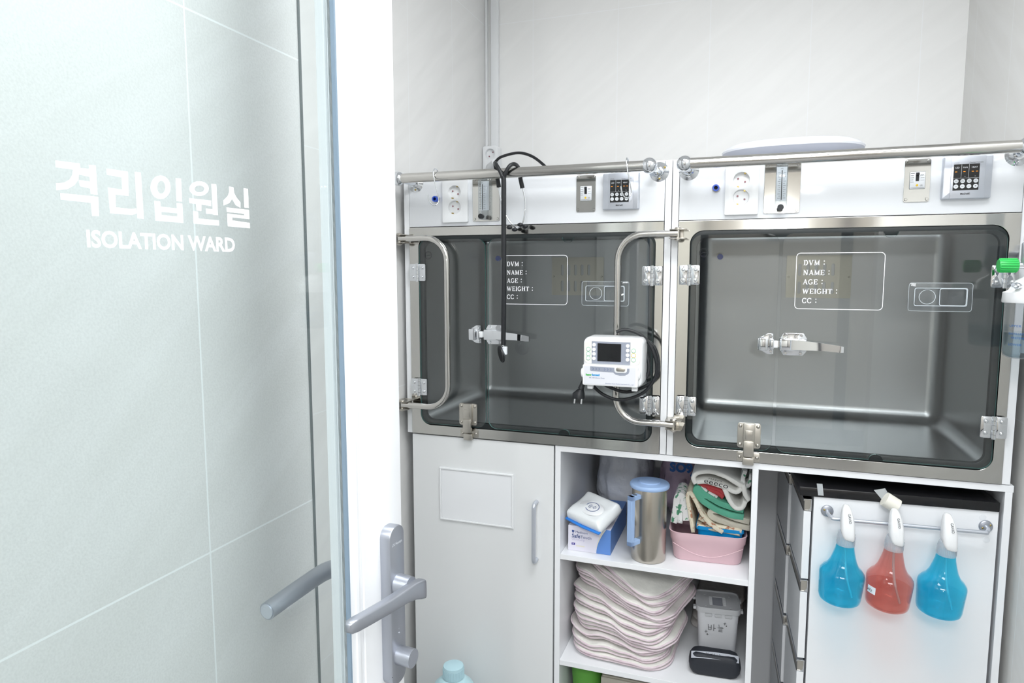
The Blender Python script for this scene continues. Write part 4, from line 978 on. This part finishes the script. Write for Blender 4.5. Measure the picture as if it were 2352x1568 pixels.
hw([(X0, Zt), (X0+.001, Zt-.016)]); hw([(X0+.0085, Zt-.001), (X0+.0085, Zt-.016)]); hw([(X0, Zt-.008), (X0+.0085, Zt-.0085)]); hw([(X0+.001, Zt-.016), (X0+.0085, Zt-.016)])
hw([(X0+.015, Zt+.001), (X0+.015, Zt-.018)]); hw([(X0+.015, Zt-.010), (X0+.020, Zt-.010)])
hw([(.002, Zt+.002), (.003, Zt-.005), (.012, Zt-.005)]); hw([(-.001, Zt-.008), (.014, Zt-.0075)]); hw([(.002, Zt-.011), (.011, Zt-.011), (.011, Zt-.0145), (.002, Zt-.0150), (.002, Zt-.0185), (.012, Zt-.0185)])
for cx, cz, k in ((.0175, .110, .004), (.0215, .104, .0018), (-.031, .082, .004), (-.027, .074, .003)): hw([(cx-k, cz), (cx+k, cz)]); hw([(cx, cz-k), (cx, cz+k)])
m.obj('handwriting', 'ink_black', r, 0)
r = thing('black_pouch', 'small black fabric pouch with a grey tape label before the white container', 'pouch', (-.0620, 1.752, .2998), R(4))
m = MB(); pillow(m, rrect(-.066, .066, 0, .052, .016, 6), .030, .058, edge=.74, lump=.004, seed=5, n_in=4); pc = m.obj('pouch_body', 'pouch_black', r, 70)
def pz(x, y): return .0605
m = MB(); m.grid(lambda a, b: Vector((-.060+.120*a, -.0012+.017*b+.006*a, .0520+.010*b-.012*(a-.5)**2*4*.3)), 12, 3); m.obj('tape_label', 'tape_grey', r, 60)
m = MB(); M2 = Matrix.Translation((-.022, .002, .0555)) @ Matrix.Rotation(R(-62), 4, 'X')
for k, pts in enumerate(([(0, .012), (.001, 0)], [(.005, .012), (.002, .004), (.008, .001)], [(.011, .010), (.016, .003)], [(.015, .012), (.011, .002)], [(.021, .012), (.020, 0)], [(.028, .010), (.024, .006), (.030, .002)], [(.033, .012), (.038, .004), (.044, .003)])): stroke(m, pts, .0010, -.0006, M=M2)
m.obj('handwriting', 'ink_black', r, 0)
# under the lower shelf
r = thing('folded_card', 'folded beige board lying on edge under the lower shelf', 'folded board', (-.29, 1.74, .0858))
m = MB(); m.box(-.070, .100, 0, .16, .0, .163, .003); m.box(-.066, .105, .004, .15, .163, .1685, .002); m.obj('board', 'beige_card', r, 20)
r = thing('plastic_tub', 'green plastic tub with orange rim beside the beige board', 'tub', (-.412, 1.80, .0858))
m = MB(); m.lathe([(.0, 0), (.032, 0), (.046, .165), (.049, .165), (.049, .170), (.044, .170), (.030, .006)], n=36); m.obj('tub_body', 'green_plastic', r, 50)
m = MB(); m.lathe([(.0435, .160), (.0445, .1695), (.0425, .1695), (.0415, .160)], n=36); m.obj('rim', 'orange_plastic', r, 50)
# bottle on the floor
r = thing('detergent_bottle', 'pale blue plastic bottle with ribbed cap on the floor by the left cabinet', 'bottle', (-.7345, 1.588, 0))
m = MB(); m.lathe([(0, 0), (.062, 0), (.070, .008), (.071, .18), (.066, .215), (.052, .240), (.036, .255), (.0265, .262), (.0245, .262), (.0245, .272), (.0, .272)], n=48); m.obj('bottle_body', 'cyan_bottle', r, 60)
m = MB(); m.lathe([(.0285, .262), (.0285, .2885), (.0270, .2940), (.023, .2955), (0, .2955)], n=60)
for k in range(40): a = 2*PI*k/40; m.cyl((.0285*math.cos(a), .0285*math.sin(a), .264), (.0285*math.cos(a), .0285*math.sin(a), .287), .0010, n=6)
m.obj('cap', 'cyan_cap', r, 40)

# ------------------------------------------------------------------ things hanging in front of the cages
def s_hook(label, x):
    r = thing('s_hook', label, 'hook', (x, 1.63, 1.53), 0, 'wire hooks on the rails')
    pts = [(0, .013, .082), (0, .0160, .080), (0, .0100, .0905), (0, 0, .0945), (0, -.0105, .091), (.001, -.0160, .078), (.005, -.015, .055), (.010, -.012, .030), (.012, -.009, .012), (.008, -.014, .002), (.001, -.022, .000), (-.006, -.028, .010), (-.009, -.031, .026)]
    MB().tube(pts[1:], .0016, 10, smooth=6).obj('wire', 'chrome', r, 60)
    return r
s_hook('bent chrome wire hook at the left end of the left rail', -.790)
o = s_hook('bent chrome wire hook at the right end of the left rail, before the controller', -.2905)

# stethoscope over the left rail
r = thing('stethoscope', 'black stethoscope hung over the left rail', 'stethoscope', (-.602, 1.607, 1.13)); OF = -Vector(r.location)
m = MB(); Y = 1.6080
tubing = [at(1156, 395+10, Y), at(1157, 420, Y), at(1157, 500, Y), at(1157, 600, Y), at(1157, 700, Y), at(1156, 792, Y)]
m.tube(tubing, .0062, 16, smooth=4, flat=1.0)
yc = 1.63
lf = [at(1156, 412, Y), at(1150, 396, 1.6075), at(1141, 380, 1.613), at(1137, 374, 1.628), at(1138, 382, 1.647), at(1141, 400, 1.656), at(1143, 414, 1.660)]
rt = [at(1156, 412, Y), at(1163, 393, 1.6075), at(1172, 380, 1.612), at(1182, 377, 1.625), at(1190, 384, 1.645), at(1194, 400, 1.656), at(1197, 418, 1.660)]
for q in (lf, rt): m.tube(q, .0050, 14, smooth=6)
m.obj('tubing', 'black_rubber', r, 70, off=OF)
for q in ([at(1142, 404, 1.659), at(1146, 430, 1.663)], [at(1194, 404, 1.659), at(1200, 432, 1.663)]):
    MB().cyl(q[0], q[1], .0052, .0058).obj('binaural_sleeve', 'black_rubber', r, 50, off=OF)
m = MB(); m.tube([at(1145, 428, 1.663), at(1151, 460, 1.664), at(1160, 490, 1.664), at(1172, 510, 1.664), at(1186, 521, 1.663), at(1198, 519, 1.660)], .0021, 10, smooth=6); m.obj('ear_tube', 'chrome', r, 60, off=OF)
m = MB(); m.tube([at(1200, 430, 1.663), at(1206, 458, 1.664), at(1206, 485, 1.664), at(1200, 512, 1.664), at(1190, 523, 1.663), at(1178, 524, 1.658)], .0021, 10, smooth=6); m.obj('ear_tube', 'chrome', r, 60, off=OF)
for u, v, y in ((1170, 522, 1.655), (1195, 516, 1.655), (1206, 520, 1.665), (1182, 527, 1.66)):
    p = at(u, v, y); MB().sph(p, .0062, (1.25, 1, .85)).obj('ear_tip', 'black_rubber', r, 60, off=OF)
hd = at(1152, 812, Y)
m = MB(); M_ = Matrix.Translation(hd+Vector((0, 0, -.001))) @ Matrix.Rotation(R(-14), 4, 'Y') @ Matrix.Rotation(R(35), 4, 'Z') @ Matrix.Rotation(R(90), 4, 'Y')
m.lathe([(0, -.004), (.0185, -.004), (.0205, -.002), (.0205, .001), (.0185, .004), (.012, .008), (0, .0085)], n=36, M=M_); m.obj('chest_piece', 'chrome', r, 50, off=OF)
m = MB(); m.lathe([(.0190, -.0045), (.0216, -.0035), (.0216, .0010), (.0200, .0015)], n=36, M=M_); m.lathe([(0, -.0046), (.0185, -.0046)], n=36, M=M_); m.obj('diaphragm_rim', 'black_rubber', r, 50, off=OF)
p = at(1160, 805, 1.600); MB().box(p.x-.0045, p.x+.0045, 1.598, 1.606, p.z-.010, p.z+.010, .001).obj('name_tag', 'label_white', r, 20, off=OF)
MB().cyl(at(1156, 788, Y), at(1156, 800, Y), .0035).obj('stem', 'chrome', r, off=OF)

# socket block in the back corner with its plug and cable
r = thing('wall_outlet', 'white surface mounted power outlet in the back left corner', 'power outlet', (-.908, 2.36, 1.66)); OF = -Vector(r.location)
m = MB(); m.prism([rrect(-.9365, -.8790, 1.650, 1.8060, .010, 5), circ(-.9080, 1.7780, .0185)], 2.318, 2.358, bev=.002); socket_hole(m, -.9080, 1.7780, .0185, 2.3184, .012); m.obj('outlet_body', 'white_plastic', r, 30, off=OF)
for a in (-.007, .007): MB().cyl((-.908+a, 2.3298, 1.778+a), (-.908+a, 2.329, 1.778+a), .0026, n=12).obj('socket_contact', 'copper_dot', r, 0, off=OF)
r = thing('power_cable', 'thick black cable arching from a white plug behind the left rail', 'cable', (-.895, 2.30, 1.73)); OF = -Vector(r.location)
m = MB(); a = at(1128, 386, 2.316); b = at(1138, 372, 2.26)
m.cyl(a, b, .019, .012); m.obj('plug', 'white_plastic', r, 50, off=OF)
m = MB(); m.tube([at(1137, 372, 2.26), at(1152, 360, 2.24), at(1190, 351, 2.20), at(1222, 359, 2.18), at(1250, 380, 2.16), at(1262, 396, 2.15)], .0048, 12, smooth=8); m.obj('cord', 'black_rubber', r, 60, off=OF)

# infusion pump on the swing bar between the cages
px0 = at(1405.8, 880, 1.552)
r = thing('infusion_pump', 'white infusion pump with dark screen clamped to the swing bar', 'infusion pump', (px0.x-.0005, 1.552, 1.0905))
S = .0001547
def X(c): return (c-822)*S
def Zf(c): return (1030-c)*S+.0008
m = MB(); body = [[(x, y, z) for x, z in rrect(X(370)+ins, X(1275)-ins, Zf(1032)+ins, Zf(292)-ins, .014, 7)] for y, ins in ((0.003, .003), (.000, .0055), (.003, .0015), (.012, 0), (.070, 0), (.080, .006))]
m.loft(body[1:]); m.obj('housing', 'white_plastic', r, 45)
pf = MB().prism([rrect(X(395), X(1240), Zf(690), Zf(345), .010, 5)], -.0016, .002, bev=.0008).obj('front_panel', 'ivory', r, 20)
MB().box(X(510), X(1095), -.0022, -.0015, Zf(688), Zf(350)).obj('grey_keypad', 'seal_grey2', pf, 0)
MB().prism([rrect(X(600), X(957), Zf(648), Zf(378), .0006, 2)], -.0030, -.0020).obj('screen', 'black_gloss', pf, 0)
for c in (545, 1055):
    for v in (405, 475, 543, 612): MB().cyl((X(c), -.0022, Zf(v)), (X(c), -.0034, Zf(v)), .0045, .0040, n=20).obj('key', 'white_plastic', pf, 40)
for c in (457, 1143):
    for v, mt in ((475, 'ring_green'), (545, 'yellow' if c > 1000 else 'ring_green'), (612, 'ring_green')):
        MB().cyl((X(c), -.0016, Zf(v)), (X(c), -.0026, Zf(v)), .0043, .0040, n=20).obj('key', 'white_plastic', pf, 40)
        MB().prism([circ(X(c), Zf(v), .0053, 20), circ(X(c), Zf(v), .0045, 20)], -.0019, -.0015).obj('key_ring', mt, pf, 0)
dd = MB().prism([rrect(X(380), X(1222), Zf(1020), Zf(702), .004, 4)], -.0080, .001, bev=.0015).obj('pump_door', 'white_plastic', r, 20)
MB().prism([rrect(X(405), X(1185), Zf(1000), Zf(722), .002, 3)], -.0086, -.0078).obj('door_label', 'label_grey', dd, 0)
for c in (370, 1228): MB().sph((X(c), -.002, Zf(835)), .012, (.35, .5, .95)).obj('door_grip', 'white_plastic', dd, 60)
MB().prism([[(X(498), Zf(727)), (X(498), Zf(785)), (X(512), Zf(800)), (X(850), Zf(806)), (X(890), Zf(838)), (X(950), Zf(850)), (X(1030), Zf(845)), (X(1080), Zf(815)), (X(1093), Zf(780)), (X(1093), Zf(740))]], -.0089, -.0085).obj('grey_band', 'seal_grey2', dd, 0)
MB().prism([rrect(X(868), X(1058), Zf(810), Zf(710), .006, 5)], -.0100, -.0085, bev=.0008).obj('latch_surround', 'white_plastic', dd, 30)
MB().prism([rrect(X(895), X(1032), Zf(785), Zf(726), .0040, 5)], -.0112, -.0095, bev=.0006).obj('latch_button', 'steel_brush', dd, 30)
m = MB()
for c in (545, 592, 638, 722, 768, 815): stroke(m, [(X(c-7), Zf(748)), (X(c+7), Zf(765)), (X(c-7), Zf(782))], .0008, -.0091)
text_mb(m, 'HK-100 Infusion Pump', X(485), Zf(916), width=.0364, y=-.0088); text_mb(m, 'Shenzhen Hawk Medical Instrument Co., Ltd', X(735), Zf(988), width=.0650, y=-.0088)
m.obj('print', 'print_navy', dd, 0)
m = MB(); text_mb(m, 'haw', X(432), Zf(873), h=.0050, width=.0140, y=-.0089, bold=.06); m.obj('green_logo', 'logo_green', dd, 0)
m = MB(); text_mb(m, 'kmed', X(527), Zf(873), h=.0055, width=.0182, y=-.0089, bold=.06); m.obj('blue_logo', 'logo_blue', dd, 0)
for c in (478, 1158): MB().box(X(c)-.0065, X(c)+.0065, .004, .018, -.0085, .001, .0015).obj('foot', 'white_plastic', r, 20)
m = MB(); m.box(.004, .030, .075, .098, .045, .085, .003); m.box(.010, .050, .090, .104, .055, .075, .003); m.obj('pole_clamp', 'white_plastic', r, 20)
# its mains lead, coiled behind it
OF = -Vector(r.location); m = MB(); yb = 1.615
P = [at(1415, 762, 1.60), at(1440, 757, 1.605), at(1480, 775, 1.612), at(1505, 820, yb), at(1506, 862, yb+.004), at(1480, 900, yb+.004), at(1430, 918, yb), at(1390, 908, yb), at(1362, 884, yb), at(1356, 850, yb+.005), at(1370, 800, yb+.012),
     at(1420, 772, yb+.014), at(1470, 790, yb+.010), at(1490, 835, yb+.004), at(1482, 870, yb), at(1450, 887, yb-.002), at(1405, 876, yb), at(1380, 850, yb+.004), at(1400, 800, yb+.010), at(1450, 775, yb+.012), at(1497, 790, yb+.016), at(1513, 835, yb+.016), at(1500, 875, yb+.012), at(1440, 900, yb+.008), at(1380, 880, yb-.002), at(1345, 868, 1.600), at(1340, 878, 1.590)]
m.tube(P, .0040, 12, smooth=6); ld = m.obj('mains_lead', 'black_rubber', r, 60, off=OF)
a = at(1341, 874, 1.590); b = at(1334, 893, 1.586); c = at(1329, 905, 1.582)
m = MB(); m.cyl(a, b, .0050, .0075); m.loft([[Vector(b)+Vector((x_*.8, y_, 0)) for x_, y_ in circ(0, 0, .009, 16)], [Vector(c)+Vector((x_*1.25, y_, .002)) for x_, y_ in circ(0, 0, .012, 16)], [Vector(c)+Vector((x_*1.25, y_, -.010)) for x_, y_ in circ(0, 0, .012, 16)]])
m.obj('mains_plug', 'black_rubber', ld, 50, off=OF)
for s_ in (-1, 1):
    q = Vector(c)+Vector((s_*.0085, -.002, -.010)); MB().cyl(q, q+Vector((-.001, -.002, -.0125)), .0022, n=12).obj('plug_pin', 'chrome', ld, off=OF)

# oxygen humidifier at the right edge
hx, hy = .506, 1.576
r = thing('oxygen_humidifier', 'clear oxygen flow meter with green knob and humidifier bottle at the right', 'oxygen humidifier', (hx, hy, 1.19))
m = MB(); m.lathe([(.0, .225), (.017, .225), (.0175, .31), (.0165, .325), (.0, .325)], n=32); m.obj('flow_tube', 'clear_plastic', r, 60)
m = MB(); m.lathe([(0, .165), (.010, .165), (.014, .175), (.0185, .182), (.0195, .190), (.0195, .222), (.017, .226), (0, .226)], n=32); m.cyl((0, 0, .322), (0, 0, .340), .012); m.cyl((0, 0, .205), (.046, 0, .205), .007); m.cyl((.044, 0, .205), (.0500, 0, .205), .022)
m.obj('valve_body', 'silver_paint', r, 50)
m = MB(); m.lathe([(0, .0), (.0115, .0), (.0130, .002), (.0132, .030), (.0120, .032), (0, .032)], n=36, M=Matrix.Translation((-.0245, 0, .180)) @ Matrix.Rotation(R(-90), 4, 'Y'))
for k in range(18): a = 2*PI*k/18; m.cyl((-.0265, .0132*math.cos(a), .180+.0132*math.sin(a)), (-.0550, .0132*math.cos(a), .180+.0132*math.sin(a)), .0011, n=6)
m.obj('flow_knob', 'knob_green', r, 50, label='green ribbed knob')
MB().cyl((-.0245, 0, .180), (-.012, 0, .180), .006).obj('knob_spindle', 'chrome', r)
m = MB(); m.lathe([(.0445, .108), (.0455, .110), (.0445, .128), (.036, .132), (.026, .150), (.010, .160), (0, .165)], n=48); m.lathe([(0, .108), (.0445, .108)], n=48); m.obj('bottle_cap', 'white_plastic', r, 50)
m = MB(); m.cyl((-.022, -.022, .140), (-.040, -.034, .143), .0042); m.cyl((-.030, -.027, .141), (-.033, -.029, .1415), .0062); m.obj('outlet_nipple', 'chrome', r)
m = MB(); m.lathe([(0, 0), (.030, 0), (.037, .004), (.0395, .012), (.0405, .108)], n=48); m.obj('humidifier_bottle', 'acrylic', r, 60)
m = MB(); m.lathe([(0, .002), (.030, .002), (.036, .006), (.0385, .014), (.0388, .050), (0, .050)], n=48); m.obj('water', 'water', r, 60)
m = MB(); m.cyl((0, 0, .015), (0, 0, .11), .0035); m.cyl((0, 0, .010), (0, 0, .035), .010, n=20); m.obj('diffuser_stem', 'cap_trans', r)
def wrap_text(mb, s, a0, z, h, rad, wd):
    q = MB(); text_mb(q, s, 0, z, h=h, width=wd)
    for v in q.bm.verts: a = R(a0)+v.co.x/rad; v.co = Vector((rad*math.cos(a), rad*math.sin(a), v.co.z))
    me = bpy.data.meshes.new('x'); q.bm.to_mesh(me); mb.bm.from_mesh(me); bpy.data.meshes.remove(me)
m = MB(); wrap_text(m, 'UPPER   LEVEL', 208, .062, .0042, .0409, .048); wrap_text(m, 'DISTILLED WATER', 208, .047, .0040, .0409, .050); wrap_text(m, 'PREFERRED', 215, .039, .0040, .0408, .032); wrap_text(m, 'LOWER   LEVEL', 208, .026, .0042, .0406, .048)
m.obj('blue_lettering', 'bag_blue', r, 0)

# pet scale on the right cage
r = thing('pet_scale', 'flat white pet scale lying on top of the right cage', 'scale', (.078, 1.90, 1.6265), R(-2))
def se(hx_, hy_, z, e=2.6, n=56): return [(hx_*math.copysign(abs(math.cos(2*PI*k/n))**(2/e), math.cos(2*PI*k/n)), hy_*math.copysign(abs(math.sin(2*PI*k/n))**(2/e), math.sin(2*PI*k/n)), z) for k in range(n)]
m = MB(); m.loft([se(.118, .080, .016), se(.135, .100, .017), se(.158, .122, .026), se(.166, .128, .031)], caps=True); m.obj('scale_base', 'scale_grey', r, 60)
m = MB(); m.loft([se(.166, .128, .031), se(.168, .130, .035), se(.160, .124, .043), se(.142, .112, .050), se(.125, .100, .053)]); m.obj('platform', 'scale_white', r, 60)
for x in (-.085, .085):
    for y in (-.06, .06): MB().cyl((x, y, 0), (x, y, .018), .016, .020).obj('foot', 'scale_grey', r)
MB().box(.164, .170, -.012, .012, .018, .030, .002).obj('hook_tab', 'cap_trans', r)
